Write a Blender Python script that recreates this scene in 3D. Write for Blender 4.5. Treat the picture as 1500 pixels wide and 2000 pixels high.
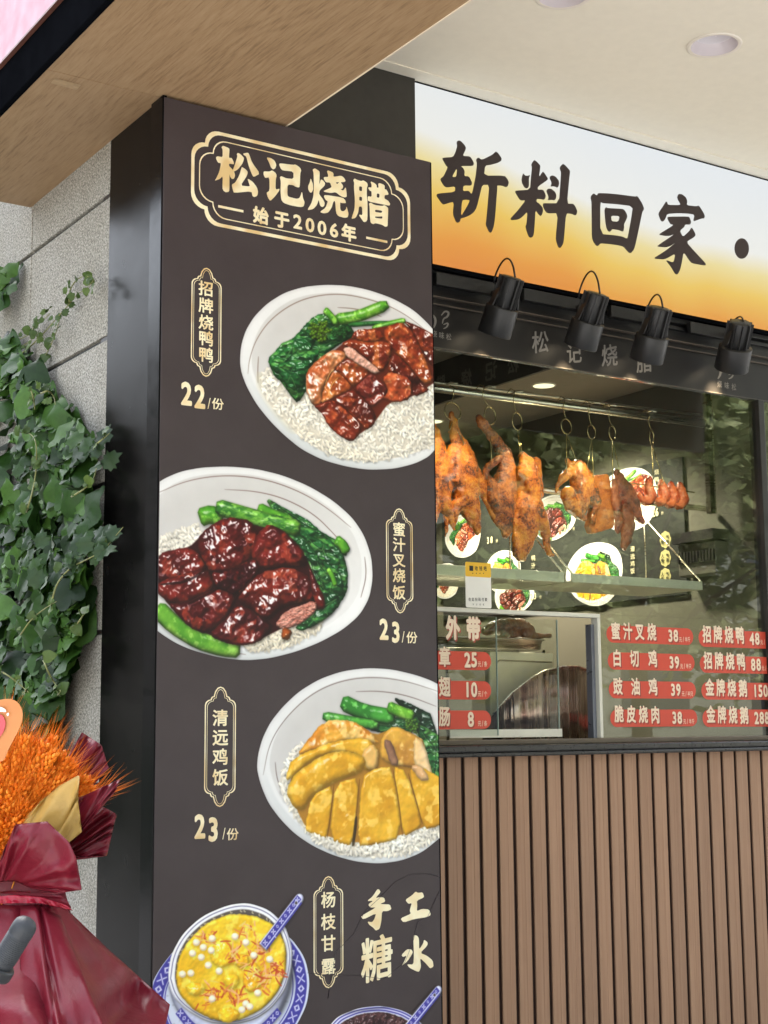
import bpy, bmesh, math, random
import numpy as np
from mathutils import Vector, Matrix
from mathutils.geometry import tessellate_polygon
for _o in list(bpy.data.objects):
    bpy.data.objects.remove(_o)
random.seed(7)
SC = bpy.context.scene
COL = SC.collection

# ------------------------------------------------------------ camera, sky, sun, exposure
YAW, PITCH, ROLL, FPX = 0.583692, 0.143771, -0.00835825, 2894.75
CAM = np.array([0.0, 0.0, 1.25])
_f = np.array([math.sin(YAW) * math.cos(PITCH), math.cos(YAW) * math.cos(PITCH), math.sin(PITCH)])
_r = np.array([math.cos(YAW), -math.sin(YAW), 0.0])
_u = np.cross(_r, _f)
RT = math.cos(ROLL) * _r + math.sin(ROLL) * _u
UP = -math.sin(ROLL) * _r + math.cos(ROLL) * _u
FW = _f
cd = bpy.data.cameras.new("camera")
cd.lens = FPX / 2000 * 36
cd.sensor_width = 36
cd.clip_start, cd.clip_end = 0.05, 500
cam = bpy.data.objects.new("camera", cd)
COL.objects.link(cam)
cam.matrix_world = Matrix(((RT[0], UP[0], -FW[0], CAM[0]), (RT[1], UP[1], -FW[1], CAM[1]), (RT[2], UP[2], -FW[2], CAM[2]), (0, 0, 0, 1)))
SC.camera = cam

SUN_EL, SUN_AZ = 58.0, 20.0     # azimuth from +Y towards +X
EXPO = 2.5
w = bpy.data.worlds.new("World")
SC.world = w
w.use_nodes = True
nt = w.node_tree
sky = nt.nodes.new("ShaderNodeTexSky")
sky.sky_type = 'NISHITA'
sky.sun_disc = False
sky.sun_elevation = math.radians(SUN_EL)
sky.sun_rotation = math.radians(SUN_AZ)
sky.air_density, sky.dust_density, sky.ozone_density = 1.2, 3.0, 0.6
hs = nt.nodes.new("ShaderNodeHueSaturation")
hs.inputs['Saturation'].default_value = 0.40
nt.links.new(sky.outputs[0], hs.inputs['Color'])
nt.links.new(hs.outputs[0], nt.nodes['Background'].inputs[0])
nt.nodes['Background'].inputs[1].default_value = 0.13
ld = bpy.data.lights.new("sun", 'SUN')
ld.energy, ld.angle, ld.color = 3.0, math.radians(12), (1, 0.97, 0.92)
sun = bpy.data.objects.new("sun", ld)
COL.objects.link(sun)
_d = Vector((math.sin(math.radians(SUN_AZ)) * math.cos(math.radians(SUN_EL)), math.cos(math.radians(SUN_AZ)) * math.cos(math.radians(SUN_EL)), math.sin(math.radians(SUN_EL))))
sun.rotation_euler = _d.to_track_quat('Z', 'Y').to_euler()
sun.location = (0, 0, 12)
SC.view_settings.view_transform = 'Standard'
SC.view_settings.look = 'None'
SC.view_settings.exposure = EXPO
SC.view_settings.gamma = 1
SC.cycles.max_bounces = 8
SC.cycles.diffuse_bounces = 4
SC.cycles.glossy_bounces = 4
SC.cycles.transparent_max_bounces = 16
SC.cycles.caustics_reflective = False
SC.cycles.caustics_refractive = False
SC.cycles.use_denoising = True
SC.cycles.sample_clamp_indirect = 6


def ray(px, py):
    return RT * (px - 750) / FPX + UP * (1000 - py) / FPX + FW


def at(px, py, ax, val):
    """point of the plane coordinate[ax] == val seen at photo pixel px, py"""
    d = ray(px, py)
    return CAM + d * ((val - CAM[ax]) / d[ax])


def dist(px, py, d):
    return CAM + ray(px, py) * d


# main planes (metres): the pillar's panel, the shop front, the soffit and the ceiling
PX0, PX1, PY0, ZS = 1.421, 2.197, 3.088, 2.75
FY = 3.488
GY = FY + 0.045
ZC = 3.19
# ------------------------------------------------------------ the printed dish photographs of the menu pillar, painted into one picture
XO, PW = 200, 777
CW, CH, PMM = XO + PW + 200, 2290, 1000.0     # one pixel per millimetre of panel
rs = np.random.RandomState(11)


def vnoise(h, w_, sx, sy=None, seed=None):
    sy = sy or sx
    r = np.random.RandomState(seed) if seed is not None else rs
    gh, gw = int(h / sy) + 3, int(w_ / sx) + 3
    g = r.rand(gh, gw)
    y = np.arange(h) / sy + r.rand()
    x = np.arange(w_) / sx + r.rand()
    yi, xi = y.astype(int), x.astype(int)
    fy, fx = y - yi, x - xi
    fy, fx = (fy * fy * (3 - 2 * fy))[:, None], (fx * fx * (3 - 2 * fx))[None]
    a, b = g[yi][:, xi], g[yi][:, xi + 1]
    c, d = g[yi + 1][:, xi], g[yi + 1][:, xi + 1]
    return (a * (1 - fx) + b * fx) * (1 - fy) + (c * (1 - fx) + d * fx) * fy


def fbm(h, w_, s, seed=None, oct=4, ratio=1.0):
    o, a, t = 0, 1.0, 0
    for k in range(oct):
        o = o + a * vnoise(h, w_, max(1.3, s), max(1.3, s * ratio), None if seed is None else seed + k)
        t += a
        a *= .55
        s *= .5
    return o / t


def blur(a, r):
    for _ in range(2):
        for ax in (0, 1):
            n = int(r)
            if n < 1:
                continue
            p = np.pad(a, [(n + 1, n) if i == ax else (0, 0) for i in range(a.ndim)], mode='edge')
            c = np.cumsum(p, axis=ax)
            a = (np.take(c, range(2 * n + 1, c.shape[ax]), axis=ax) - np.take(c, range(0, c.shape[ax] - 2 * n - 1), axis=ax)) / (2 * n + 1)
    return a


def pcanvas(x, y):
    P = at(x, y, 1, PY0)
    return ((P[0] - PX0) * PMM + XO, (ZS - P[2]) * PMM)


def crop(ox, oy, s):
    return lambda pts: np.array([pcanvas(ox + x / s, oy + y / s) for x, y in pts])


CAN = np.zeros((CH, CW, 3)) + np.array([.25, .22, .225])
RH = np.zeros((CH, CW))


def chaikin(p, n=1):
    p = np.asarray(p, float)
    for _ in range(n):
        q = np.roll(p, -1, 0)
        p = np.stack([.8 * p + .2 * q, .2 * p + .8 * q], 1).reshape(-1, p.shape[1])
    return p


def sdf(poly, pad=3):
    x0, y0 = np.maximum(np.floor(poly.min(0)).astype(int) - pad, 0)
    x1, y1 = np.minimum(np.ceil(poly.max(0)).astype(int) + pad, (CW, CH))
    if x1 - x0 < 2 or y1 - y0 < 2:
        return None
    X, Y = np.meshgrid(np.arange(x0, x1) + .5, np.arange(y0, y1) + .5)
    d2 = np.full(X.shape, 1e9)
    ins = np.zeros(X.shape, bool)
    n = len(poly)
    for i in range(n):
        ax, ay = poly[i]
        bx, by = poly[(i + 1) % n]
        ex, ey = bx - ax, by - ay
        L = ex * ex + ey * ey + 1e-9
        t = np.clip(((X - ax) * ex + (Y - ay) * ey) / L, 0, 1)
        d2 = np.minimum(d2, (X - ax - t * ex) ** 2 + (Y - ay - t * ey) ** 2)
        if ay != by:
            ins ^= ((ay > Y) != (by > Y)) & (X < ex * (Y - ay) / (by - ay) + ax)
    d = np.sqrt(d2)
    return np.where(ins, d, -d), x0, y0, x1, y1


def rgb(*c):
    return np.array(c, float) / 255


LDIR = np.array([-.35, -.55, .76])


def piece(poly, cols, R=14, bump=2.0, ns=18, spec=.6, thr=.62, shadow=.5, seed=0, smooth=1, ratio=1.0, dark=.45, rot=0, fine=.0, edge=None, amb=.5, sm=1, ero=2.0):
    """one bit of food: outline, colours (light to dark), rounded height, bumps, glossy streaks, contact shadow"""
    poly = chaikin(poly, smooth)
    s = sdf(poly, 10)
    if s is None:
        return
    d, x0, y0, x1, y1 = s
    h, w_ = d.shape
    if seed:
        d = d + (fbm(h, w_, 9, seed + 50) - .5) * 2 * ero
    a = np.clip(d + .5, 0, 1)
    reg = CAN[y0:y1, x0:x1]
    if shadow:
        sh = blur(np.roll(np.roll(a, 3, 0), 2, 1), 4)
        reg *= (1 - shadow * np.clip(sh - a * .0, 0, 1))[..., None]
    t = np.clip(d / R, 0, 1)
    n1 = fbm(h, w_, ns, seed + 1, 4, ratio)
    n2 = fbm(h, w_, ns * .45, seed + 9, 3, ratio)
    H = R * np.sqrt(np.clip(1 - (1 - t) ** 2, 0, 1)) + bump * (n1 - .5) * 8 + bump * (n2 - .5) * 3
    gy, gx = np.gradient(blur(H, sm))
    nz = 1 / np.sqrt(1 + gx * gx + gy * gy)
    nx, ny = -gx * nz, -gy * nz
    dif = np.clip(nx * LDIR[0] + ny * LDIR[1] + nz * LDIR[2], 0, 1)
    c0, c1 = cols[0], cols[-1]
    m = np.clip((fbm(h, w_, ns * 1.6, seed + 20, 4, ratio) - .3) / .4, 0, 1)[..., None]
    c = c0 * (1 - m) + c1 * m
    if len(cols) > 2:
        m2 = np.clip((fbm(h, w_, ns * .8, seed + 30, 3, ratio) - .55) / .12, 0, 1)[..., None]
        c = c * (1 - m2 * .8) + cols[1] * m2 * .8
    if edge is not None:
        e = np.clip(1 - d / 5, 0, 1)[..., None]
        c = c * (1 - e * .7) + edge * e * .7
    c = c * ((amb + (1.24 - amb) * dif) * (1 - dark * .6 + dark * .6 * np.clip(t * 2.2, 0, 1)))[..., None]
    hx, hy, hz = LDIR[0] * .5, LDIR[1] * .5, (LDIR[2] + 1) * .5
    q = math.sqrt(hx * hx + hy * hy + hz * hz)
    sp = np.clip((nx * hx + ny * hy + nz * hz) / q, 0, 1)
    n3 = fbm(h, w_, ns * 1.1, seed + 70, 3, ratio)
    k = np.clip((sp ** 10 * (.35 + .5 * n2 + .55 * n3) - thr) / (1.06 - thr) * 1.7, 0, 1) * spec * np.clip((n3 - .30) * 4, .15, 1)
    c = c + (1 - c) * k[..., None]
    if fine:
        c = c * (1 + fine * (rs.rand(h, w_, 1) - .5))
    CAN[y0:y1, x0:x1] = reg * (1 - a[..., None]) + np.clip(c, 0, 1) * a[..., None]


def flat(poly, col, smooth=1, soft=1.0, alpha=1.0):
    s = sdf(chaikin(poly, smooth))
    if s is None:
        return
    d, x0, y0, x1, y1 = s
    a = (np.clip(d / soft + .5, 0, 1) * alpha)[..., None]
    CAN[y0:y1, x0:x1] = CAN[y0:y1, x0:x1] * (1 - a) + col * a


def line(pts, col, wd, alpha=1.0, taper=False):
    pts = np.asarray(pts, float)
    for k in range(3):
        q = np.empty((len(pts) * 2 - 2, 2))
        q[0::2] = .75 * pts[:-1] + .25 * pts[1:]
        q[1::2] = .25 * pts[:-1] + .75 * pts[1:]
        pts = np.vstack([pts[:1], q, pts[-1:]])
    L, Rr = [], []
    n = len(pts)
    for i in range(n):
        t = pts[min(i + 1, n - 1)] - pts[max(i - 1, 0)]
        t = t / (np.linalg.norm(t) + 1e-9)
        ww = wd * (math.sin(math.pi * min(max(i / (n - 1), .03), .97)) ** .5 if taper else 1)
        L.append(pts[i] + np.array([-t[1], t[0]]) * ww)
        Rr.append(pts[i] - np.array([-t[1], t[0]]) * ww)
    flat(np.array(L + Rr[::-1]), col, 0, 1.0, alpha)


def stalk(pts, wd, cols, **k):
    pts = np.asarray(pts, float)
    L, Rr = [], []
    n = len(pts)
    for i in range(n):
        t = pts[min(i + 1, n - 1)] - pts[max(i - 1, 0)]
        t = t / (np.linalg.norm(t) + 1e-9)
        L.append(pts[i] + np.array([-t[1], t[0]]) * wd)
        Rr.append(pts[i] - np.array([-t[1], t[0]]) * wd)
    k.setdefault('ero', 0.0)
    piece(np.array(L + Rr[::-1]), cols, **{**k, 'bump': k.get('bump', 1) * .4})


def leaf(poly, seed, cols=None, veins=7):
    cols = cols or [rgb(34, 100, 44), rgb(96, 164, 74), rgb(24, 72, 36)]
    piece(poly, cols, R=10, bump=5.2, ns=34, spec=.8, thr=.36, seed=seed, dark=.5, shadow=.5, ratio=.45, sm=2)
    c = poly.mean(0)
    r = np.random.RandomState(seed)
    for _ in range(veins):
        a = poly[r.randint(len(poly))]
        b = poly[r.randint(len(poly))]
        m = c + (r.rand(2) - .5) * 16
        line([a * .75 + c * .25, m, b * .75 + c * .25], rgb(92, 140, 78) if r.rand() < .5 else rgb(10, 36, 20), .8 + r.rand() * .9, .6, True)


def grains(poly, n, seed, warm=.0):
    r = np.random.RandomState(seed)
    s = sdf(poly)
    if s is None:
        return
    d, x0, y0, x1, y1 = s
    flat(poly, rgb(224, 216, 198), 1, 3)
    ok = np.argwhere(d > 1)
    CL = (.80 + .34 * fbm(*d.shape, 26, seed, 3))[..., None] * np.array([1, .99, .965])
    if len(ok) == 0:
        return
    for k in range(int(n * .62)):
        yy, xx = ok[r.randint(len(ok))]
        cx, cy = x0 + xx, y0 + yy
        an = r.rand() * math.pi
        L, W = 7.5 + r.rand() * 4, 3.0 + r.rand() * 1.1
        b = 13
        X, Y = np.meshgrid(np.arange(-b, b + 1), np.arange(-b, b + 1))
        u = (X * math.cos(an) + Y * math.sin(an)) / L
        v = (-X * math.sin(an) + Y * math.cos(an) + .12 * (X * math.cos(an) + Y * math.sin(an)) ** 2 / L) / W
        q = u * u + v * v
        gx0, gy0 = int(cx) - b, int(cy) - b
        if gx0 < 0 or gy0 < 0 or gx0 + 2 * b + 1 > CW or gy0 + 2 * b + 1 > CH:
            continue
        S = CAN[gy0:gy0 + 2 * b + 1, gx0:gx0 + 2 * b + 1]
        S *= (1 - .08 * np.clip(1.5 - ((X - 1.6) ** 2 + (Y - 2) ** 2) / (L * L * .62), 0, 1))[..., None]
        a = np.clip((1 - q) * W * .9, 0, 1)[..., None]
        hgt = np.sqrt(np.clip(1 - q, 0, 1))
        nx = u * math.cos(an) * .5 - v * math.sin(an)
        ny = u * math.sin(an) * .5 + v * math.cos(an)
        sh = .94 + .10 * (-.5 * nx - .75 * ny) + .12 * hgt
        base = rgb(247, 243, 232) * (1 - warm) + rgb(236, 222, 188) * warm
        base = base * (.95 + .07 * r.rand()) * CL[min(yy, CL.shape[0] - 1), min(xx, CL.shape[1] - 1)]
        c = np.clip(base * sh[..., None], 0, 1)
        sp = np.clip(1 - ((u + .15) ** 2 * 5 + (v + .38) ** 2 * 8), 0, 1)[..., None] * .8
        c = c + (1 - c) * sp
        S[:] = S * (1 - a) + c * a


def mix_poly(a, b, t):
    return a * (1 - t) + b * t


def bowl_base(out, tint=rgb(243, 243, 241), inner_shift=(0, -.012)):
    s = sdf(chaikin(out, 2))
    d, x0, y0, x1, y1 = s
    h, w_ = d.shape
    a = np.clip(d + .5, 0, 1)[..., None]
    Y, X = np.mgrid[0:h, 0:w_]
    cx, cy = out.mean(0) - (x0, y0)
    g = np.clip(((X - cx) * .55 + (Y - cy) * .85) / (h * .5), -1, 1)
    c = tint * (.975 + .025 * g)[..., None]
    e = np.clip(1 - d / 9, 0, 1)[..., None]
    c = c * (1 - e * .10) + e * .03
    # outside of the bowl below the rim: a cooler band along the lower edge
    lo = np.clip((Y - cy) / (h * .5) - .25 + .4 * np.clip(-(X - cx) / (w_ * .5), -1, 1), 0, 1) * np.clip(1 - (d - 20) / 6, 0, 1)
    c = c * (1 - .17 * lo[..., None] * rgb(255, 225, 215)[None, None])
    c = c * (1 + .03 * (fbm(h, w_, 26, 5)[..., None] - .5))
    CAN[y0:y1, x0:x1] = CAN[y0:y1, x0:x1] * (1 - a) + np.clip(c, 0, 1) * a


def inside_shade(out, k, dx, dy, amt=.11):
    c = out.mean(0)
    p = c + (out - c) * k + np.array([dx, dy])
    s = sdf(chaikin(p, 2), 4)
    d, x0, y0, x1, y1 = s
    h, w_ = d.shape
    Y, X = np.mgrid[0:h, 0:w_]
    a = np.clip(d / 3, 0, 1)
    g = np.clip(1 - d / 46, 0, 1) ** 1.4
    dirl = np.clip(.55 - ((X / w_ - .5) * .7 + (Y / h - .5)) * 1.0, 0, 1)
    m = (a * (amt * .35 + amt * dirl * (1 - .4 * g)))[..., None]
    CAN[y0:y1, x0:x1] *= 1 - m * rgb(200, 218, 235)


RED = [rgb(160, 66, 30), rgb(208, 116, 58), rgb(108, 30, 18)]
DARKR = [rgb(110, 34, 18), rgb(150, 60, 26), rgb(58, 14, 12)]
SIU = [rgb(112, 28, 24), rgb(150, 52, 34), rgb(58, 10, 14)]
CHK = [rgb(212, 164, 44), rgb(230, 190, 88), rgb(192, 138, 28)]
GRN = [rgb(112, 176, 52), rgb(150, 208, 84), rgb(66, 136, 34)]
PIC = {}


def paint_duck():
    T = crop(320, 500, 2.7778)
    out = crop(450, 540, 2.38)([(42, 395), (48, 320), (70, 250), (110, 185), (170, 125), (250, 75), (340, 48), (440, 38), (540, 42), (640, 62), (750, 100), (850, 155), (930, 230), (1000, 330), (1040, 450), (1040, 580), (1000, 720), (935, 830), (860, 870), (760, 895), (640, 900), (540, 885), (430, 855), (330, 805), (250, 740), (180, 670), (120, 595), (75, 515), (50, 450)])
    PIC['duck'] = out
    bowl_base(out)
    inside_shade(out, .90, 2, -4)
    for pts in ([(455, 640), (462, 560), (500, 450), (580, 340), (710, 250), (850, 210), (1000, 207), (1200, 260), (1330, 330), (1450, 430)], [(510, 690), (508, 620), (512, 545)], [(940, 280), (1030, 285), (1110, 305), (1180, 330)]):
        line(T(pts), rgb(128, 106, 92), 1.3, .85, True)
    flat(T([(500, 640), (560, 640), (640, 800), (760, 960), (700, 960), (590, 840), (520, 730)]), rgb(206, 198, 160), 1, 22, .6)
    rice = T([(525, 660), (560, 600), (640, 620), (760, 640), (1000, 700), (1250, 760), (1590, 640), (1570, 920), (1460, 1035), (1300, 1085), (1150, 1118), (1000, 1105), (870, 1070), (740, 985), (640, 880), (560, 790), (530, 730)])
    grains(rice, 2300, 3)
    leaf(T([(560, 560), (620, 500), (640, 470), (700, 450), (760, 380), (820, 320), (900, 310), (960, 340), (1030, 400), (1030, 440), (950, 480), (880, 530), (800, 640), (780, 720), (725, 802), (690, 760), (640, 690), (590, 640)]), 31, veins=14)
    for k, q in enumerate(([(575, 570), (700, 460), (820, 430), (800, 520), (660, 640), (600, 640)], [(640, 660), (760, 520), (860, 500), (790, 620), (725, 795), (680, 740)], [(760, 400), (840, 330), (960, 360), (1020, 420), (900, 470), (800, 450)], [(600, 590), (720, 560), (800, 600), (720, 740), (660, 700)])):
        leaf(T(q), 41 + k)
    stalk(T([(930, 345), (1050, 330), (1215, 262)]), 15, GRN, R=14, bump=.5, spec=.5, thr=.55, seed=3)
    stalk(T([(870, 290), (900, 320), (940, 370)]), 10, GRN, R=9, bump=.5, spec=.4, seed=4)
    stalk(T([(1000, 375), (1130, 365), (1240, 365)]), 6, [rgb(52, 120, 52), rgb(30, 80, 36)], R=6, bump=1, spec=.4, seed=5)
    stalk(T([(1130, 395), (1220, 370), (1310, 350)]), 8, GRN, R=8, bump=.5, spec=.4, seed=6)
    r = np.random.RandomState(2)
    for k in range(120):
        a, q = r.rand() * 6.28, r.rand() ** .6
        x, y = (845 + 62 * q * math.cos(a), 405 + 58 * q * math.sin(a)) if k < 85 else (965 + 55 * q * math.cos(a), 415 + 30 * q * math.sin(a))
        p = T([(x + 9 * math.cos(t), y + 9 * math.sin(t)) for t in np.arange(0, 6.2, 1.05)])
        piece(p, [rgb(150, 176, 40), rgb(84, 124, 30)] if k < 85 else [rgb(60, 120, 44), rgb(30, 80, 34)], R=4, bump=.4, spec=.5, shadow=.4, seed=0, smooth=0)
    P = lambda q, c, s, **k: piece(T(q), c, seed=s, **{**dict(R=13, bump=2.9, ns=30, spec=.9, thr=.50, shadow=.55, sm=2), **k})
    U = crop(450, 540, 2.38)
    flat(U([(370, 440), (480, 345), (600, 255), (800, 215), (980, 330), (980, 470), (850, 560), (740, 580), (660, 690), (560, 760), (440, 680)]), rgb(96, 34, 20), 1, 3)
    P = lambda q, c, s, **k: piece(U(q), c, seed=s, **{**dict(R=8, bump=3.2, ns=26, spec=.95, thr=.44, shadow=.35, sm=2, ero=1.5, dark=.5), **k})
    P([(800, 205), (860, 225), (980, 290), (980, 460), (900, 380), (850, 260)], DARKR, 60)
    P([(715, 240), (790, 208), (850, 258), (905, 380), (950, 490), (890, 505), (830, 420), (760, 350), (712, 290)], RED, 61, R=14)
    P([(735, 392), (760, 348), (832, 420), (902, 505), (925, 532), (850, 562), (800, 472), (728, 442)], DARKR, 62)
    P([(570, 260), (600, 245), (690, 243), (718, 290), (640, 312), (560, 292)], RED, 63)
    P([(512, 312), (560, 288), (640, 310), (705, 298), (752, 320), (742, 392), (702, 452), (650, 402), (590, 352), (545, 332)], RED, 64, R=12)
    P([(703, 475), (740, 440), (842, 475), (837, 572), (760, 588), (698, 562), (735, 535)], [rgb(190, 84, 44), rgb(216, 132, 82), rgb(124, 42, 22)], 65)
    P([(352, 442), (400, 390), (470, 340), (522, 345), (548, 375), (480, 432), (430, 522), (420, 595), (383, 604), (348, 530)], [rgb(214, 136, 84), rgb(238, 196, 156), rgb(176, 84, 42)], 66, R=12, thr=.36)
    P([(430, 522), (480, 430), (522, 450), (572, 520), (470, 572), (418, 595)], [rgb(206, 116, 52), rgb(222, 150, 88), rgb(150, 62, 28)], 67)
    P([(480, 432), (547, 373), (602, 400), (652, 445), (572, 522), (520, 452)], RED, 68)
    P([(570, 522), (652, 443), (702, 490), (737, 537), (655, 617), (620, 572)], [rgb(130, 48, 36), rgb(176, 90, 70), rgb(76, 20, 18)], 69, thr=.34)
    P([(470, 572), (562, 520), (622, 570), (677, 640), (667, 692), (625, 717), (610, 692), (530, 617)], DARKR, 70)
    P([(383, 602), (420, 592), (472, 570), (532, 615), (612, 690), (602, 732), (560, 772), (508, 742), (450, 692), (428, 640)], [rgb(146, 50, 26), rgb(186, 84, 44), rgb(88, 24, 14)], 71)
    for q in ([(472, 572), (535, 617), (614, 692)], [(484, 432), (530, 470), (572, 522), (622, 572), (672, 632)], [(420, 592), (500, 556), (572, 520), (652, 444)]):
        line(U(q), rgb(66, 18, 12), 1.5, .7, True)
    for q in ([(450, 560), (470, 500), (500, 470)], [(440, 500), (460, 450), (480, 430)]):
        line(U(q), rgb(242, 196, 120), 1.2, .7, True)
    piece(T([(970, 500), (1012, 492), (1080, 545), (1180, 628), (1140, 642), (1070, 600), (985, 545)]), [rgb(226, 188, 170), rgb(206, 150, 128)], R=7, bump=.8, ns=9, spec=.3, seed=70)
    grains(T([(1180, 900), (1300, 870), (1450, 850), (1460, 1000), (1300, 1060), (1200, 1050)]), 260, 9)
    grains(T([(640, 870), (860, 960), (1000, 1040), (1150, 1080), (1150, 1115), (980, 1100), (760, 1000)]), 200, 10, .2)


def paint_pork():
    T = crop(290, 890, 2.6316)
    out = crop(300, 890, 2.1156)([(30, 100), (110, 65), (200, 48), (310, 44), (420, 54), (530, 80), (640, 125), (740, 185), (820, 255), (870, 330), (900, 420), (905, 510), (890, 590), (850, 660), (780, 720), (690, 770), (590, 810), (480, 838), (380, 847), (270, 835), (160, 805), (90, 775), (20, 730), (-70, 650), (-130, 540), (-140, 400), (-100, 260), (-40, 160)])
    PIC['pork'] = out
    bowl_base(out)
    inside_shade(out, .91, 0, -6)
    for pts in ([(40, 195), (200, 125), (400, 98), (600, 120), (780, 185), (920, 270), (1040, 370)], [(390, 174), (550, 182), (700, 220), (850, 300), (950, 400), (1020, 480)], [(1110, 520), (1120, 620), (1090, 730)], [(55, 850), (160, 930), (330, 1000), (500, 1022)]):
        line(T(pts), rgb(120, 96, 88), 1.3, .85, True)
    grains(T([(40, 440), (130, 395), (250, 350), (290, 440), (230, 500), (40, 530)]), 420, 13)
    grains(T([(440, 950), (700, 880), (900, 850), (870, 905), (720, 985), (540, 1010)]), 420, 14, .4)
    leaf(T([(600, 215), (700, 270), (820, 330), (890, 395), (1030, 465), (1010, 525), (900, 440), (750, 360), (640, 300)]), 71)
    stalk(T([(560, 270), (640, 310), (740, 345)]), 16, GRN, R=13, bump=.4, spec=.5, seed=72)
    stalk(T([(960, 430), (1000, 460), (1018, 500)]), 14, GRN, R=10, bump=.4, spec=.4, seed=722)
    leaf(T([(650, 350), (800, 360), (920, 420), (1000, 500), (1025, 600), (1020, 700), (960, 800), (860, 870), (780, 905), (750, 880), (850, 800), (880, 720), (820, 560), (760, 460)]), 73, veins=16)
    for k, q in enumerate(([(780, 390), (900, 440), (990, 540), (960, 600), (860, 520)], [(860, 520), (980, 590), (1010, 690), (940, 760), (890, 650)], [(880, 680), (990, 720), (930, 830), (800, 900), (860, 800)], [(800, 430), (880, 520), (940, 640), (900, 660), (830, 560)])):
        leaf(T(q), 81 + k)
    stalk(T([(920, 580), (945, 620), (960, 670)]), 7, GRN, R=6, bump=.4, spec=.5, seed=74)
    stalk(T([(260, 320), (320, 300), (380, 330)]), 22, GRN, R=20, bump=.4, spec=.5, seed=75)
    stalk(T([(345, 262), (480, 300), (640, 345), (780, 375)]), 20, [rgb(108, 170, 56), rgb(140, 200, 84), rgb(40, 100, 36)], R=18, bump=.5, spec=.6, thr=.5, seed=76, ratio=.4)
    stalk(T([(40, 780), (130, 870), (260, 950), (380, 985), (470, 992)]), 22, [rgb(120, 176, 60), rgb(150, 200, 90), rgb(76, 140, 40)], R=16, bump=.6, spec=.5, seed=77)
    P = lambda q, c, s, **k: piece(T(q), c, seed=s, **{**dict(R=15, bump=3.4, ns=30, spec=.95, thr=.45, shadow=.6, sm=2), **k})
    flat(T([(20, 520), (200, 480), (300, 380), (400, 330), (600, 370), (700, 400), (800, 500), (900, 730), (880, 790), (660, 900), (540, 960), (430, 970), (300, 915), (200, 870), (60, 720)]), rgb(48, 12, 14), 1, 3)
    P([(40, 505), (190, 470), (245, 490), (305, 580), (180, 645), (40, 660)], SIU, 91)
    P([(40, 650), (305, 570), (345, 680), (180, 765), (90, 745), (40, 700)], SIU, 92)
    P([(250, 430), (300, 370), (400, 315), (525, 332), (565, 420), (545, 520), (420, 605), (320, 605), (260, 500)], SIU, 93, R=22)
    P([(555, 400), (620, 348), (700, 390), (790, 480), (825, 565), (700, 565), (580, 585), (520, 520)], SIU, 94, R=20)
    P([(320, 590), (430, 590), (540, 520), (580, 590), (450, 725), (340, 690)], [SIU[2], SIU[0], rgb(40, 8, 12)], 941)
    P([(180, 762), (345, 680), (455, 722), (400, 832), (300, 922), (205, 882), (90, 755)], SIU, 95)
    P([(440, 722), (565, 600), (720, 570), (835, 622), (862, 745), (700, 765), (600, 855), (540, 802)], [rgb(128, 36, 26), rgb(170, 70, 46), rgb(70, 14, 14)], 96, R=18)
    P([(820, 560), (900, 720), (908, 782), (862, 795), (828, 640)], SIU, 97)
    P([(300, 922), (402, 832), (455, 760), (545, 802), (642, 882), (560, 965), (430, 978)], SIU, 98, thr=.34)
    piece(T([(642, 872), (700, 800), (862, 738), (864, 802), (785, 862), (702, 897)]), [rgb(178, 112, 96), rgb(150, 78, 62), rgb(206, 150, 132)], R=8, bump=1.4, ns=8, spec=.25, seed=99, ratio=.4)
    P([(690, 880), (740, 900), (720, 950), (680, 940)], [rgb(196, 120, 50), rgb(150, 70, 24)], 100)
    for q in ([(300, 580), (200, 650), (60, 662)], [(345, 690), (200, 765)], [(560, 605), (450, 725), (400, 830)], [(545, 805), (640, 880)]):
        line(T(q), rgb(30, 4, 6), 3.2, .8, True)


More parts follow.
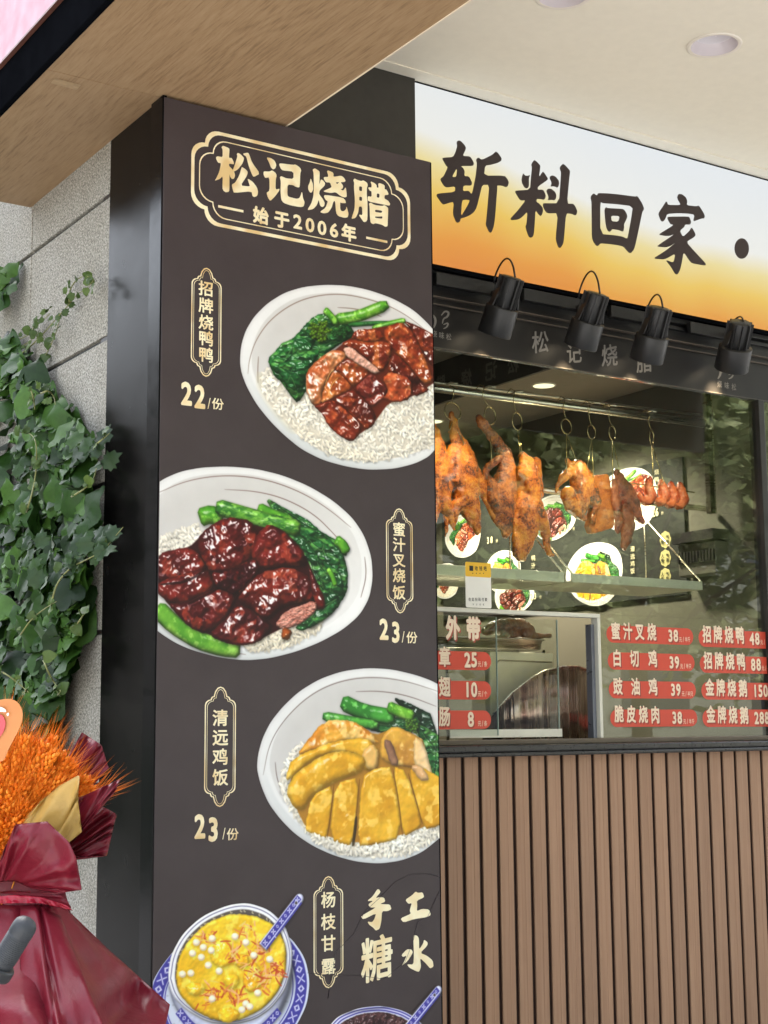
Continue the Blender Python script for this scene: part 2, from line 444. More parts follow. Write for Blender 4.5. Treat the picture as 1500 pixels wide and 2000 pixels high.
def paint_chicken():
    T = crop(320, 1290, 2.7273)
    out = crop(480, 1290, 2.505)([(52, 530), (58, 460), (80, 380), (120, 300), (180, 225), (260, 150), (360, 90), (470, 52), (590, 36), (710, 42), (830, 70), (925, 105), (1020, 170), (1090, 280), (1120, 420), (1110, 560), (1060, 700), (990, 830), (935, 880), (860, 940), (760, 980), (650, 995), (540, 985), (430, 955), (330, 910), (240, 850), (170, 780), (110, 700), (72, 610)])
    PIC['chicken'] = out
    bowl_base(out)
    inside_shade(out, .90, 3, -5)
    for pts in ([(528, 610), (560, 440), (650, 300), (780, 180), (930, 110), (1100, 86), (1280, 106), (1460, 165)], [(1020, 166), (1150, 162), (1300, 187), (1450, 245)], [(592, 540), (600, 630), (640, 730)]):
        line(T(pts), rgb(120, 104, 98), 1.3, .85, True)
    grains(T([(610, 660), (640, 560), (690, 470), (750, 430), (760, 700), (700, 800), (640, 740)]), 420, 15)
    grains(T([(660, 790), (760, 780), (1000, 900), (1250, 900), (1640, 700), (1600, 820), (1460, 945), (1300, 1032), (1100, 1052), (940, 1030), (800, 962)]), 1000, 16, .1)
    leaf(T([(1215, 195), (1290, 220), (1450, 300), (1460, 700), (1400, 560), (1360, 400), (1290, 280)]), 111, [rgb(18, 46, 28), rgb(36, 80, 44), rgb(10, 30, 20)], 12)
    leaf(T([(1340, 330), (1440, 380), (1580, 500), (1590, 660), (1430, 680), (1380, 470)]), 112, veins=12)
    leaf(T([(1040, 330), (1340, 290), (1375, 345), (1300, 390), (1120, 385)]), 113)
    stalk(T([(945, 220), (1060, 275), (1230, 305)]), 20, [rgb(70, 156, 56), rgb(110, 196, 90), rgb(44, 116, 40)], R=16, bump=.4, spec=.5, seed=114)
    stalk(T([(845, 296), (980, 320), (1140, 348)]), 12, [rgb(80, 160, 56), rgb(120, 196, 90), rgb(34, 96, 36)], R=11, bump=.4, spec=.5, seed=115)
    stalk(T([(1190, 245), (1260, 275), (1330, 300)]), 15, GRN, R=12, bump=.4, spec=.4, seed=116)
    r = np.random.RandomState(8)
    for k in range(40):
        x, y = 1320 + 60 * (r.rand() - .5), 350 + 70 * (r.rand() - .5)
        piece(T([(x + 8 * math.cos(t), y + 8 * math.sin(t)) for t in np.arange(0, 6.2, 1.05)]), [rgb(130, 164, 50), rgb(60, 110, 34)], R=4, bump=.3, spec=.4, shadow=.4, smooth=0)
    P = lambda q, c, s, **k: piece(T(q), c, seed=s, **{**dict(R=12, bump=.7, ns=30, spec=.5, thr=.62, shadow=.28, dark=.2, amb=.72, sm=2), **k})
    flat(T([(660, 640), (760, 480), (860, 330), (1000, 325), (1120, 400), (1220, 360), (1380, 430), (1440, 640), (1450, 860), (1270, 930), (1010, 980), (760, 900), (700, 780)]), rgb(176, 124, 40), 1, 3)
    P([(720, 480), (850, 320), (1000, 315), (1100, 380), (1155, 450), (1000, 420), (850, 465), (720, 505)], [rgb(214, 156, 56), rgb(232, 196, 120), rgb(186, 112, 30)], 121, bump=1.8, spec=.6, thr=.55)
    P([(1160, 400), (1220, 345), (1330, 390), (1388, 430), (1402, 560), (1330, 572), (1200, 555), (1145, 510)], [rgb(206, 158, 60), rgb(226, 190, 110), rgb(170, 118, 48)], 122)
    P([(1165, 420), (1215, 430), (1255, 560), (1205, 560)], [rgb(150, 112, 84), rgb(120, 84, 66)], 123, spec=.2)
    P([(1330, 400), (1385, 440), (1440, 640), (1390, 600), (1330, 560)], [rgb(214, 174, 110), rgb(226, 196, 150)], 1231, spec=.3)
    P([(648, 625), (680, 520), (900, 430), (1080, 408), (1148, 480), (1135, 582), (1060, 585), (1040, 505), (920, 485), (790, 525), (660, 645)], CHK, 124)
    P([(1050, 490), (1110, 440), (1145, 490), (1135, 580), (1075, 582)], [rgb(226, 186, 104), rgb(206, 160, 90)], 125, spec=.3)
    P([(648, 695), (700, 600), (850, 500), (960, 478), (1062, 510), (1076, 550), (1045, 600), (900, 652), (790, 722), (742, 802), (690, 785)], CHK, 126, R=24)
    for k, q in enumerate(([(1300, 590), (1350, 555), (1500, 640), (1580, 800), (1470, 880), (1380, 900)], [(1215, 562), (1290, 588), (1376, 872), (1340, 905), (1270, 940)], [(1050, 620), (1140, 568), (1218, 568), (1272, 945), (1100, 985), (1030, 988)], [(910, 655), (1045, 620), (1014, 994), (880, 955)], [(745, 905), (785, 720), (908, 658), (872, 955), (800, 928)])):
        P(q, CHK, 131 + k, R=7, thr=.66, shadow=.2)
    for q in ([(905, 660), (890, 800), (868, 950)], [(1042, 630), (1025, 800), (1012, 990)], [(1218, 575), (1250, 750), (1270, 935)], [(1300, 600), (1340, 740), (1376, 870)]):
        line(T(q), rgb(110, 68, 16), 1.7, .8, True)
    line(T([(1005, 990), (1018, 900), (1024, 830)]), rgb(40, 30, 14), 4.5, .8, True)
    P([(1310, 560), (1360, 550), (1400, 600), (1415, 640), (1360, 640)], [rgb(216, 180, 130), rgb(196, 150, 100)], 140, spec=.3)
    grains(T([(760, 905), (900, 965), (1020, 1005), (1250, 960), (1400, 905), (1400, 940), (1250, 1010), (1020, 1035), (880, 1000)]), 260, 17)


BL, BW = rgb(66, 62, 160), rgb(214, 216, 244)


def pattern_band(pts, wd, n):
    """blue band with small white crosses and diamonds along it"""
    pts = np.asarray(pts, float)
    line(pts, BL, wd)
    seg = np.linalg.norm(np.diff(pts, axis=0), axis=1)
    cum = np.r_[0, np.cumsum(seg)]
    for k in range(n):
        t = (k + .5) / n * cum[-1]
        c = np.array([np.interp(t, cum, pts[:, 0]), np.interp(t, cum, pts[:, 1])])
        e = np.array([np.interp(t + 2, cum, pts[:, 0]), np.interp(t + 2, cum, pts[:, 1])]) - c
        e = e / (np.linalg.norm(e) + 1e-9)
        nn = np.array([-e[1], e[0]])
        s = wd * .62
        if k % 2 == 0:
            line([c - e * s - nn * s, c + e * s + nn * s], BW, 1.5)
            line([c - e * s + nn * s, c + e * s - nn * s], BW, 1.5)
        else:
            flat(np.array([c - e * s, c + nn * s, c + e * s, c - nn * s]), BW, 0)
            flat(np.array([c - e * s * .45, c + nn * s * .45, c + e * s * .45, c - nn * s * .45]), BL, 0)
    L = pts + 0
    line(L, BL, .4)


def spoon(T, a, b, w0, w1, n, hole):
    A, B = T([a])[0], T([b])[0]
    e = (B - A) / np.linalg.norm(B - A)
    nn = np.array([-e[1], e[0]])
    body = [A + nn * w0, B - e * w1 + nn * w1]
    for t in np.linspace(90, -90, 9):
        body.append(B - e * w1 + (nn * math.sin(math.radians(t)) + e * math.cos(math.radians(t))) * w1)
    body += [A - nn * w0]
    piece(np.array(body), [rgb(222, 224, 246), rgb(206, 208, 238)], R=6, bump=.1, spec=.3, smooth=0)
    pattern_band([A + e * 4 - nn * 2.5, (A + B) / 2 - nn * 2.5, B - e * 9 - nn * 2.5], min(w0, w1) * .62, n)
    pattern_band([A + e * 4 + nn * w0 * .78, (A + B) / 2 + nn * w0 * .78, B - e * 14 + nn * w0 * .78], 2.2, 2)
    H = B - e * hole
    flat(np.array([H + 5.4 * np.array([math.cos(t), math.sin(t)]) for t in np.arange(0, 6.2, .5)]), BW, 0)
    flat(np.array([H + 3.8 * np.array([math.cos(t), math.sin(t)]) for t in np.arange(0, 6.2, .5)]), rgb(80, 72, 74), 0)


def paint_dessert():
    T = crop(290, 1680, 2.5862)
    sau = T([(5, 760), (0, 690), (20, 610), (60, 540), (130, 450), (240, 380), (420, 330), (600, 340), (710, 380), (790, 490), (815, 610), (800, 730), (740, 850), (640, 960), (480, 1040), (300, 1040), (130, 980), (40, 880)])
    PIC['dessert'] = sau
    flat(sau, rgb(214, 222, 242), 2)
    c = sau.mean(0)
    for k in (.955, .80):
        line(np.vstack([c + (sau - c) * k, (c + (sau - c) * k)[:1]]), BL, 1.2)
    ring = c + (chaikin(sau, 2) - c) * .90
    pattern_band(np.vstack([ring, ring[:1]]), 15, 46)
    r = np.random.RandomState(5)
    for k in range(60):
        p = c + (sau[r.randint(len(sau))] - c) * (.62 + .16 * r.rand())
        flat(np.array([p + 2.2 * np.array([math.cos(t), math.sin(t)]) for t in np.arange(0, 6.2, 1)]), rgb(190, 196, 214), 0, 1.5)
    side = T([(95, 600), (120, 720), (190, 830), (300, 900), (440, 920), (560, 880), (660, 780), (720, 640), (728, 470), (400, 400)])
    s = sdf(chaikin(side, 2), 8)
    CAN[s[2]:s[4], s[1]:s[3]] *= (1 - .35 * blur(np.clip(np.roll(s[0], 10, 1) * .2 + .5, 0, 1), 7))[..., None]
    piece(side, [rgb(216, 222, 246), rgb(200, 206, 238)], R=24, bump=.2, spec=.3, seed=0, smooth=2, dark=.25)
    lo = T([(150, 760), (220, 850), (330, 905), (450, 910), (570, 860), (660, 760)])
    pattern_band(lo, 9, 20)
    rim = T([(95, 600), (110, 480), (170, 370), (270, 280), (400, 225), (500, 213), (610, 250), (690, 330), (728, 450), (720, 560), (690, 660), (620, 750), (540, 805), (430, 832), (300, 822), (190, 760), (120, 690)])
    PIC['dessert_bowl'] = rim
    piece(rim, [rgb(244, 245, 252), rgb(232, 234, 248)], R=7, bump=.1, spec=.2, smooth=2, dark=.12, shadow=.3)
    c = rim.mean(0)
    line(np.vstack([c + (rim - c) * .955, (c + (rim - c) * .955)[:1]]), rgb(110, 110, 150), 1.0)
    dk = c + (chaikin(rim, 2) - c) * .90
    flat(dk, rgb(92, 84, 78), 0, 2)
    for k in range(44):
        a = dk[(k * len(dk)) // 44]
        b = c + (a - c) * .93
        e = np.array([-(a - c)[1], (a - c)[0]])
        e = e / np.linalg.norm(e) * 5
        line([a * .9 + b * .1, a * .45 + b * .55, a * .45 + b * .55 + e], rgb(186, 176, 150), 1.5)
    soup = T([(135, 590), (150, 490), (210, 390), (300, 310), (420, 268), (540, 280), (640, 330), (692, 420), (695, 560), (645, 680), (560, 760), (450, 812), (340, 812), (220, 755), (150, 670)])
    piece(soup, [rgb(232, 196, 44), rgb(240, 214, 84), rgb(216, 168, 24)], R=10, bump=.7, ns=26, spec=.35, thr=.75, seed=151, smooth=2, dark=.3, amb=.75)
    for k, (x, y, sx, sy) in enumerate(((370, 470, 60, 75), (520, 590, 50, 80), (400, 780, 55, 40), (235, 650, 50, 34), (420, 610, 40, 40), (470, 510, 42, 36))):
        q = T([(x + sx * math.cos(t) * (1 + .14 * math.sin(3 * t + k)), y + sy * math.sin(t)) for t in np.arange(0, 6.2, .5)])
        piece(q, [rgb(240, 200, 40), rgb(250, 224, 90), rgb(226, 164, 20)], R=15, bump=1.2, ns=16, spec=.8, thr=.55, seed=160 + k, amb=.85, dark=.12, shadow=.25)
    r = np.random.RandomState(21)
    for k in range(190):
        x, y = [(290, 400), (500, 345), (440, 460), (600, 560), (330, 650), (440, 680), (570, 620), (300, 700), (560, 450), (650, 560), (500, 520)][r.randint(11)]
        x, y = x + r.randn() * 34, y + r.randn() * 26
        a, L = r.rand() * 3.14, 12 + r.rand() * 22
        dx, dy = L * math.cos(a), L * math.sin(a)
        col = [rgb(226, 104, 40), rgb(236, 140, 70), rgb(200, 70, 36), rgb(250, 190, 140), rgb(244, 216, 120)][r.randint(5)]
        line(T([(x - dx, y - dy), (x + r.randn() * 6, y + r.randn() * 6), (x + dx, y + dy)]), col, 1.1 + r.rand() * 1.6, .8, True)
    for k, (x, y) in enumerate(((240, 415), (320, 395), (435, 385), (490, 415), (275, 440), (220, 470), (265, 490), (300, 530), (170, 575), (212, 570), (315, 455), (530, 480), (490, 725), (470, 755), (510, 740), (320, 700), (550, 670), (610, 500), (355, 560))):
        q = T([(x + 19 * math.cos(t), y + 19 * math.sin(t)) for t in np.arange(0, 6.2, .6)])
        piece(q, [rgb(252, 240, 222), rgb(240, 214, 170)], R=9, bump=.1, spec=.9, thr=.5, shadow=.15, smooth=1, amb=.9, dark=.1)
    spoon(T, (575, 440), (775, 175), 13, 12, 9, 24)


def paint_bean():
    T = crop(290, 1680, 2.5862)
    rim = T([(880, 960), (895, 870), (920, 825), (960, 785), (1060, 745), (1180, 733), (1290, 760), (1370, 810), (1420, 900), (1430, 1000), (1390, 1110), (1290, 1200), (1150, 1230), (1010, 1190), (910, 1090)])
    PIC['bean'] = rim
    piece(rim, [rgb(226, 228, 250), rgb(214, 218, 246)], R=7, bump=.1, spec=.2, smooth=2, dark=.15, shadow=.3)
    c = rim.mean(0)
    for k in (.96, .90):
        q = c + (chaikin(rim, 2) - c) * k
        line(np.vstack([q, q[:1]]), BL, 1.6)
    piece(c + (rim - c) * .85, [rgb(74, 44, 46), rgb(96, 62, 60), rgb(44, 22, 26)], R=8, bump=1.4, ns=9, spec=.6, thr=.6, seed=170, smooth=2)
    spoon(T, (1290, 870), (1475, 640), 13, 11, 8, 26)


_PAINT = 0
for _p in (paint_duck, paint_pork, paint_chicken, paint_dessert, paint_bean):
    _p()
CAN = CAN * .45 + blur(CAN, 1) * .55     # the soft focus of a large format print
# ------------------------------------------------------------ helpers
def lin(c):
    return tuple(((x / 255) / 12.92 if x / 255 <= .04045 else ((x / 255 + .055) / 1.055) ** 2.4) for x in c)


MATS = {}


class NB:
    """small node builder"""
    def __init__(s, name):
        s.m = bpy.data.materials.new(name)
        s.m.use_nodes = True
        s.t = s.m.node_tree
        s.t.nodes.clear()
        s.out = s.t.nodes.new("ShaderNodeOutputMaterial")

    def n(s, kind, **kw):
        o = s.t.nodes.new("ShaderNode" + kind)
        for k, v in kw.items():
            setattr(o, k, v)
        return o

    def l(s, a, b):
        s.t.links.new(a, b)

    def pos(s, scale=(1, 1, 1), rot=(0, 0, 0), obj=False):
        tc = s.n("TexCoord") if obj else s.n("NewGeometry")
        mp = s.n("Mapping")
        mp.inputs['Scale'].default_value = scale
        mp.inputs['Rotation'].default_value = rot
        s.l(tc.outputs['Object' if obj else 'Position'], mp.inputs[0])
        return mp.outputs[0]

    def noise(s, vec, scale, detail=4, rough=.55, dist_=0):
        o = s.n("TexNoise")
        o.inputs['Scale'].default_value = scale
        o.inputs['Detail'].default_value = detail
        o.inputs['Roughness'].default_value = rough
        o.inputs['Distortion'].default_value = dist_
        s.l(vec, o.inputs['Vector'])
        return o.outputs['Fac']

    def ramp(s, fac, stops, interp='LINEAR'):
        o = s.n("ValToRGB")
        cr = o.color_ramp
        cr.interpolation = interp
        while len(cr.elements) < len(stops):
            cr.elements.new(.5)
        for e, (p, c) in zip(cr.elements, stops):
            e.position = p
            e.color = tuple(c) + (1,) if len(c) == 3 else c
        s.l(fac, o.inputs[0])
        return o.outputs[0]

    def bsdf(s, col=None, rough=.5, metal=0, spec=.5, coat=0, coat_rough=.1, bump=None, bstr=.3, bdist=.01, **kw):
        b = s.n("BsdfPrincipled")
        if col is not None:
            if hasattr(col, 'is_linked'):
                s.l(col, b.inputs['Base Color'])
            else:
                b.inputs['Base Color'].default_value = tuple(col) + (1,)
        if hasattr(rough, 'is_linked'):
            s.l(rough, b.inputs['Roughness'])
        else:
            b.inputs['Roughness'].default_value = rough
        b.inputs['Metallic'].default_value = metal
        b.inputs['Specular IOR Level'].default_value = spec
        b.inputs['Coat Weight'].default_value = coat
        b.inputs['Coat Roughness'].default_value = coat_rough
        if bump is not None:
            bp = s.n("Bump")
            bp.inputs['Strength'].default_value = bstr
            bp.inputs['Distance'].default_value = bdist
            s.l(bump, bp.inputs['Height'])
            s.l(bp.outputs[0], b.inputs['Normal'])
            if coat:
                s.l(bp.outputs[0], b.inputs['Coat Normal'])
        for k, v in kw.items():
            b.inputs[k].default_value = v
        s.l(b.outputs[0], s.out.inputs[0])
        return b


def simple(name, srgb, rough=.5, metal=0, var=.12, scale=14, spec=.5, bstr=0, coat=0, bscale=None):
    """plain surface with slight cloudy wear in colour and roughness"""
    if name in MATS:
        return MATS[name]
    k = NB(name)
    c = np.array(lin(srgb))
    v = k.pos()
    f = k.noise(v, scale, 5)
    col = k.ramp(f, [(.3, tuple(c * (1 - var))), (.7, tuple(np.minimum(c * (1 + var), 1)))])
    rg = k.ramp(k.noise(v, scale * 2.3, 3), [(.3, (rough * .85,) * 3), (.7, (min(1, rough * 1.15),) * 3)])
    k.bsdf(col, rg, metal, spec, coat, bump=k.noise(v, bscale or scale * 6, 3) if bstr else None, bstr=bstr, bdist=.004)
    MATS[name] = k.m
    return k.m


def glow(name, srgb, strength=1.0):
    if name in MATS:
        return MATS[name]
    k = NB(name)
    e = k.n("Emission")
    e.inputs[0].default_value = lin(srgb) + (1,)
    e.inputs[1].default_value = strength / 2 ** EXPO
    k.l(e.outputs[0], k.out.inputs[0])
    MATS[name] = k.m
    return k.m


class MB:
    def __init__(s):
        s.v, s.f, s.sm = [], [], []

    def add(s, vs, fs, smooth=False):
        o = len(s.v)
        s.v += [tuple(map(float, p)) for p in vs]
        s.f += [tuple(i + o for i in f) for f in fs]
        s.sm += [smooth] * len(fs)
        return s

    def box(s, x0, x1, y0, y1, z0, z1):
        v = [(x, y, z) for x in (x0, x1) for y in (y0, y1) for z in (z0, z1)]
        return s.add(v, [(0, 1, 3, 2), (4, 6, 7, 5), (0, 4, 5, 1), (2, 3, 7, 6), (0, 2, 6, 4), (1, 5, 7, 3)])

    def obox(s, c, ax, hx, ay, hy, az, hz):
        c, ax, ay, az = map(np.asarray, (c, ax, ay, az))
        v = [c + ax * hx * i + ay * hy * j + az * hz * k for i in (-1, 1) for j in (-1, 1) for k in (-1, 1)]
        return s.add(v, [(0, 1, 3, 2), (4, 6, 7, 5), (0, 4, 5, 1), (2, 3, 7, 6), (0, 2, 6, 4), (1, 5, 7, 3)])

    def tube(s, pts, r, n=8, caps=True, closed=False, flat_=1.0):
        pts = [np.asarray(p, float) for p in pts]
        m = len(pts)
        rr = r if hasattr(r, '__len__') else [r] * m
        t0 = pts[1] - pts[0]
        t0 = t0 / np.linalg.norm(t0)
        ref = np.array([0, 0, 1.0]) if abs(t0[2]) < .9 else np.array([1.0, 0, 0])
        u = np.cross(t0, ref)
        u /= np.linalg.norm(u)
        vs = []
        for i in range(m):
            a, b = (pts[(i - 1) % m], pts[(i + 1) % m]) if closed else (pts[max(i - 1, 0)], pts[min(i + 1, m - 1)])
            t = (b - a) / (np.linalg.norm(b - a) + 1e-12)
            u = u - t * (u @ t)
            u /= np.linalg.norm(u) + 1e-12
            w_ = np.cross(t, u)
            for k in range(n):
                q = 2 * math.pi * k / n
                vs.append(pts[i] + rr[i] * (u * math.cos(q) + w_ * math.sin(q) * flat_))
        fs = []
        for i in range(m if closed else m - 1):
            j = (i + 1) % m
            for k in range(n):
                fs.append((i * n + k, i * n + (k + 1) % n, j * n + (k + 1) % n, j * n + k))
        s.add(vs, fs, True)
        if caps and not closed:
            o = len(s.v) - m * n
            s.f += [tuple(o + k for k in range(n))[::-1], tuple(o + (m - 1) * n + k for k in range(n))]
            s.sm += [False, False]
        return s

    def lathe(s, c, axis, prof, n=24, smooth=True):
        """prof: (distance along axis, radius)"""
        c, axis = np.asarray(c, float), np.asarray(axis, float)
        axis = axis / np.linalg.norm(axis)
        ref = np.array([0, 0, 1.0]) if abs(axis[2]) < .9 else np.array([1.0, 0, 0])
        u = np.cross(axis, ref)
        u /= np.linalg.norm(u)
        w_ = np.cross(axis, u)
        vs = [c + axis * d + r * (u * math.cos(2 * math.pi * k / n) + w_ * math.sin(2 * math.pi * k / n)) for d, r in prof for k in range(n)]
        fs = [(i * n + k, i * n + (k + 1) % n, (i + 1) * n + (k + 1) % n, (i + 1) * n + k) for i in range(len(prof) - 1) for k in range(n)]
        return s.add(vs, fs, smooth)

    def poly(s, loops, to3):
        """filled flat outline with holes; loops of 2D points"""
        flat2 = [[Vector((p[0], p[1], 0)) for p in L] for L in loops]
        pts = [p for L in loops for p in L]
        tri = tessellate_polygon(flat2)
        fs = []
        for t in tri:
            a, b, c = (pts[i] for i in t)
            ar = (b[0] - a[0]) * (c[1] - a[1]) - (b[1] - a[1]) * (c[0] - a[0])
            if abs(ar) > 1e-14:
                fs.append(t if ar > 0 else (t[0], t[2], t[1]))
        return s.add([to3(*p) for p in pts], fs)

    def obj(s, name, mat, parent=None, bevel=0, auto=True):
        me = bpy.data.meshes.new(name)
        me.from_pydata(s.v, [], s.f)
        me.polygons.foreach_set('use_smooth', s.sm)
        me.update()
        me.materials.append(mat)
        o = bpy.data.objects.new(name, me)
        COL.objects.link(o)
        if parent is not None:
            o.parent = parent
            o.matrix_parent_inverse = Matrix.Translation(-(parent_loc(parent)))
        if bevel:
            b = o.modifiers.new('edge', 'BEVEL')
            b.width, b.segments, b.limit_method = bevel, 2, 'ANGLE'
            b.angle_limit = math.radians(40)
        return o


def parent_loc(p):
    v = Vector(p.location)
    while p.parent:
        p = p.parent
        v = v * 1 if False else v
    return v


def tag(o, label=None, cat=None, group=None, kind=None):
    for k, v in (('label', label), ('category', cat), ('group', group), ('kind', kind)):
        if v:
            o[k] = v
    return o


def thing(name, loc, label, cat, group=None):
    o = bpy.data.objects.new(name, None)
    o.empty_display_size = .05
    o.location = tuple(map(float, loc))
    COL.objects.link(o)
    return tag(o, label, cat, group)


# ------------------------------------------------------------ lettering
_GL = {}


def glyph(ch, bold):
    k = ch
    if k not in _GL:
        c = bpy.data.curves.new('lettering', 'FONT')
        c.body = ch
        c.resolution_u = 3
        o = bpy.data.objects.new('lettering', c)
        me = o.to_mesh()
        _GL[k] = ([tuple(v.co[:2]) for v in me.vertices], [tuple(p.vertices) for p in me.polygons])
        o.to_mesh_clear()
        bpy.data.objects.remove(o)
        bpy.data.curves.remove(c)
    return _GL[k]


def put_glyph(mb, ch, P, h, U, V, N, bold=.02, sx=1.0, off=.001, shear=0.0, mirror=False):
    """one character centred on P, h metres tall"""
    v, f = glyph(ch, bold)
    a = np.array(v)
    lo, hi = a.min(0), a.max(0)
    box = hi - lo
    if ord(ch) > 0x2e80:
        c, k = np.array([.5, .38]), h / .95
    else:
        c, k = (lo + hi) / 2, h / max(box[1], .35)
    q = (a - c) * k
    P, U, V, N = map(np.asarray, (P, U, V, N))
    if mirror:
        f = [t[::-1] for t in f]
    s = bold * k
    shifts = [(0, 0)] if bold < .008 else [(s * math.cos(t), s * math.sin(t)) for t in np.arange(0, 6.28, math.pi / 4 if h > .02 else math.pi / 2)]
    for i, (dx, dy) in enumerate(shifts):
        x = (q[:, 0] + dx) * sx * (-1 if mirror else 1)
        y = q[:, 1] + dy + x * shear
        mb.add(P + N * (off + i * .00003) + np.outer(x, U) + np.outer(y, V), f)


EX, EY, EZ = np.eye(3)


def word(mb, text, y, a, b, hpx, bold=.02, sx=1.0, off=.001, shear=0.0):
    """characters from pixel a to pixel b (first and last centres) on the plane Y = y, facing the street"""
    n = len(text)
    A, B = at(*a, 1, y), at(*b, 1, y)
    for i, ch in enumerate(text):
        if ch == ' ':
            continue
        t = i / (n - 1) if n > 1 else 0
        P = A * (1 - t) + B * t
        dep = (P - CAM) @ FW
        put_glyph(mb, ch, P, hpx * dep / FPX, EX, EZ, -EY, bold, sx, off, shear)


def outline(mb, ox, oy, s, loops, y, off=.001, smooth=1):
    def conv(L):
        q = [at(ox + px / s, oy + py / s, 1, y) for px, py in L]
        q = np.array([(p[0], p[2]) for p in q])
        for _ in range(smooth):
            r = np.roll(q, -1, 0)
            q = np.stack([.82 * q + .18 * r, .18 * q + .82 * r], 1).reshape(-1, 2)
        return [tuple(p) for p in q]
    mb.poly([conv(L) for L in loops], lambda a, b: (a, y - off, b))


# ------------------------------------------------------------ materials
def m_wood():
    """oak laminate: short fine pores along Y over cathedral figures (contours of a stretched noise)"""
    k = NB('oak_laminate')
    low = k.noise(k.pos((4.2, .75, 4.2)), 1.0, 2, .45, .35)
    mu = k.n("Math", operation='MULTIPLY')
    mu.inputs[1].default_value = 150
    k.l(low, mu.inputs[0])
    si = k.n("Math", operation='SINE')
    k.l(mu.outputs[0], si.inputs[0])
    figure = k.ramp(k.noise(k.pos((2.2, .5, 2.2)), 1.2, 2), [(.46, (0, 0, 0)), (.60, (1, 1, 1))])
    am = k.n("Math", operation='MULTIPLY')
    k.l(si.outputs[0], am.inputs[0])
    k.l(figure, am.inputs[1])
    fine = k.noise(k.pos((210, 13, 210)), 1.0, 4, .65)
    wide = k.noise(k.pos((11, 1.2, 11)), 1.0, 3)
    a = k.n("Math", operation='MULTIPLY_ADD')
    a.inputs[1].default_value = .055
    k.l(am.outputs[0], a.inputs[0])
    k.l(fine, a.inputs[2])
    b = k.n("Math", operation='MULTIPLY_ADD')
    b.inputs[1].default_value = .16
    k.l(wide, b.inputs[0])
    k.l(a.outputs[0], b.inputs[2])
    col = k.ramp(b.outputs[0], [(.32, lin((124, 98, 71))), (.55, lin((151, 123, 91))), (.80, lin((163, 136, 104)))])
    k.bsdf(col, .5, spec=.35, bump=fine, bstr=.12, bdist=.001)
    return k.m


def m_granite():
    k = NB('bush_hammered_granite')
    v = k.pos()
    a = k.noise(v, 190, 3, .7)
    vo = k.n("TexVoronoi")
    vo.inputs['Scale'].default_value = 170
    k.l(v, vo.inputs['Vector'])
    big = k.noise(v, 3.0, 4)
    sp = k.ramp(a, [(.36, lin((98, 96, 90))), (.5, lin((154, 151, 142))), (.64, lin((194, 191, 182)))])
    st = k.ramp(big, [(.35, (.80, .78, .72)), (.65, (1, 1, 1))])
    mm = k.n("Mix", data_type='RGBA', blend_type='MULTIPLY')
    mm.inputs[0].default_value = 1
    k.l(sp, mm.inputs[6])
    k.l(st, mm.inputs[7])
    k.bsdf(mm.outputs[2], .85, spec=.3, bump=a, bstr=.55, bdist=.004)
    return k.m


def m_print():
    im = bpy.data.images.new('dish_prints', CW, CH)
    px = np.ones((CH, CW, 4), np.float32)
    px[..., :3] = np.clip(CAN, 0, 1)[::-1]
    im.pixels.foreach_set(px.ravel())
    im.update()
    im.pack()
    k = NB('printed_dish')
    t = k.n("TexImage", image=im)
    t.extension = 'EXTEND'
    k.bsdf(t.outputs[0], .42, spec=.35)
    return k.m


def m_gold():
    k = NB('gold_print')
    v = k.pos((7, 7, 7))
    col = k.ramp(k.noise(v, 1.6, 2), [(.34, lin((222, 192, 136))), (.5, lin((246, 236, 200))), (.66, lin((232, 208, 156)))])
    k.bsdf(col, .38, spec=.4)
    return k.m


def m_panel():
    k = NB('brown_sign_film')
    v = k.pos()
    f = k.noise(v, 9, 5)
    g = k.noise(v, 700, 2)
    mx = k.n("Mix", data_type='FLOAT')
    mx.inputs[0].default_value = .3
    k.l(f, mx.inputs[2])
    k.l(g, mx.inputs[3])
    col = k.ramp(mx.outputs[0], [(.3, lin((55, 46, 47))), (.7, lin((63, 54, 55)))])
    k.bsdf(col, .5, spec=.45, bump=g, bstr=.05, bdist=.001)
    return k.m


def m_lightbox():
    """backlit sign face: white fading through yellow to orange lower down"""
    k = NB('backlit_sign_face')
    gm = k.n("NewGeometry")
    sx = k.n("SeparateXYZ")
    k.l(gm.outputs['Position'], sx.inputs[0])
    nz = k.noise(k.pos((1.3, 1, .6)), 1.6, 2, .4)
    a = k.n("Math", operation='MULTIPLY_ADD')
    a.inputs[1].default_value = .20
    k.l(nz, a.inputs[0])
    k.l(sx.outputs['Z'], a.inputs[2])
    b = k.n("Math", operation='MULTIPLY_ADD')
    b.inputs[1].default_value = .085
    k.l(sx.outputs['X'], b.inputs[0])
    k.l(a.outputs[0], b.inputs[2])
    mr = k.n("MapRange")
    mr.inputs['From Min'].default_value = 2.6165 + .10 + .21
    mr.inputs['From Max'].default_value = 3.1767 + .10 + .29
    k.l(b.outputs[0], mr.inputs['Value'])
    col = k.ramp(mr.outputs[0], [(0, lin((226, 138, 62))), (.16, lin((232, 156, 66))), (.36, lin((238, 200, 96))), (.50, lin((238, 222, 158))), (.62, lin((240, 241, 236))), (1, lin((232, 237, 240)))])
    e = k.n("Emission")
    e.inputs[1].default_value = .93 / 2 ** EXPO
    k.l(col, e.inputs[0])
    d = k.n("BsdfPrincipled")
    d.inputs['Base Color'].default_value = (.02, .02, .02, 1)
    d.inputs['Roughness'].default_value = .35
    d.inputs['Specular IOR Level'].default_value = .3
    ad = k.n("AddShader")
    k.l(e.outputs[0], ad.inputs[0])
    k.l(d.outputs[0], ad.inputs[1])
    k.l(ad.outputs[0], k.out.inputs[0])
    return k.m


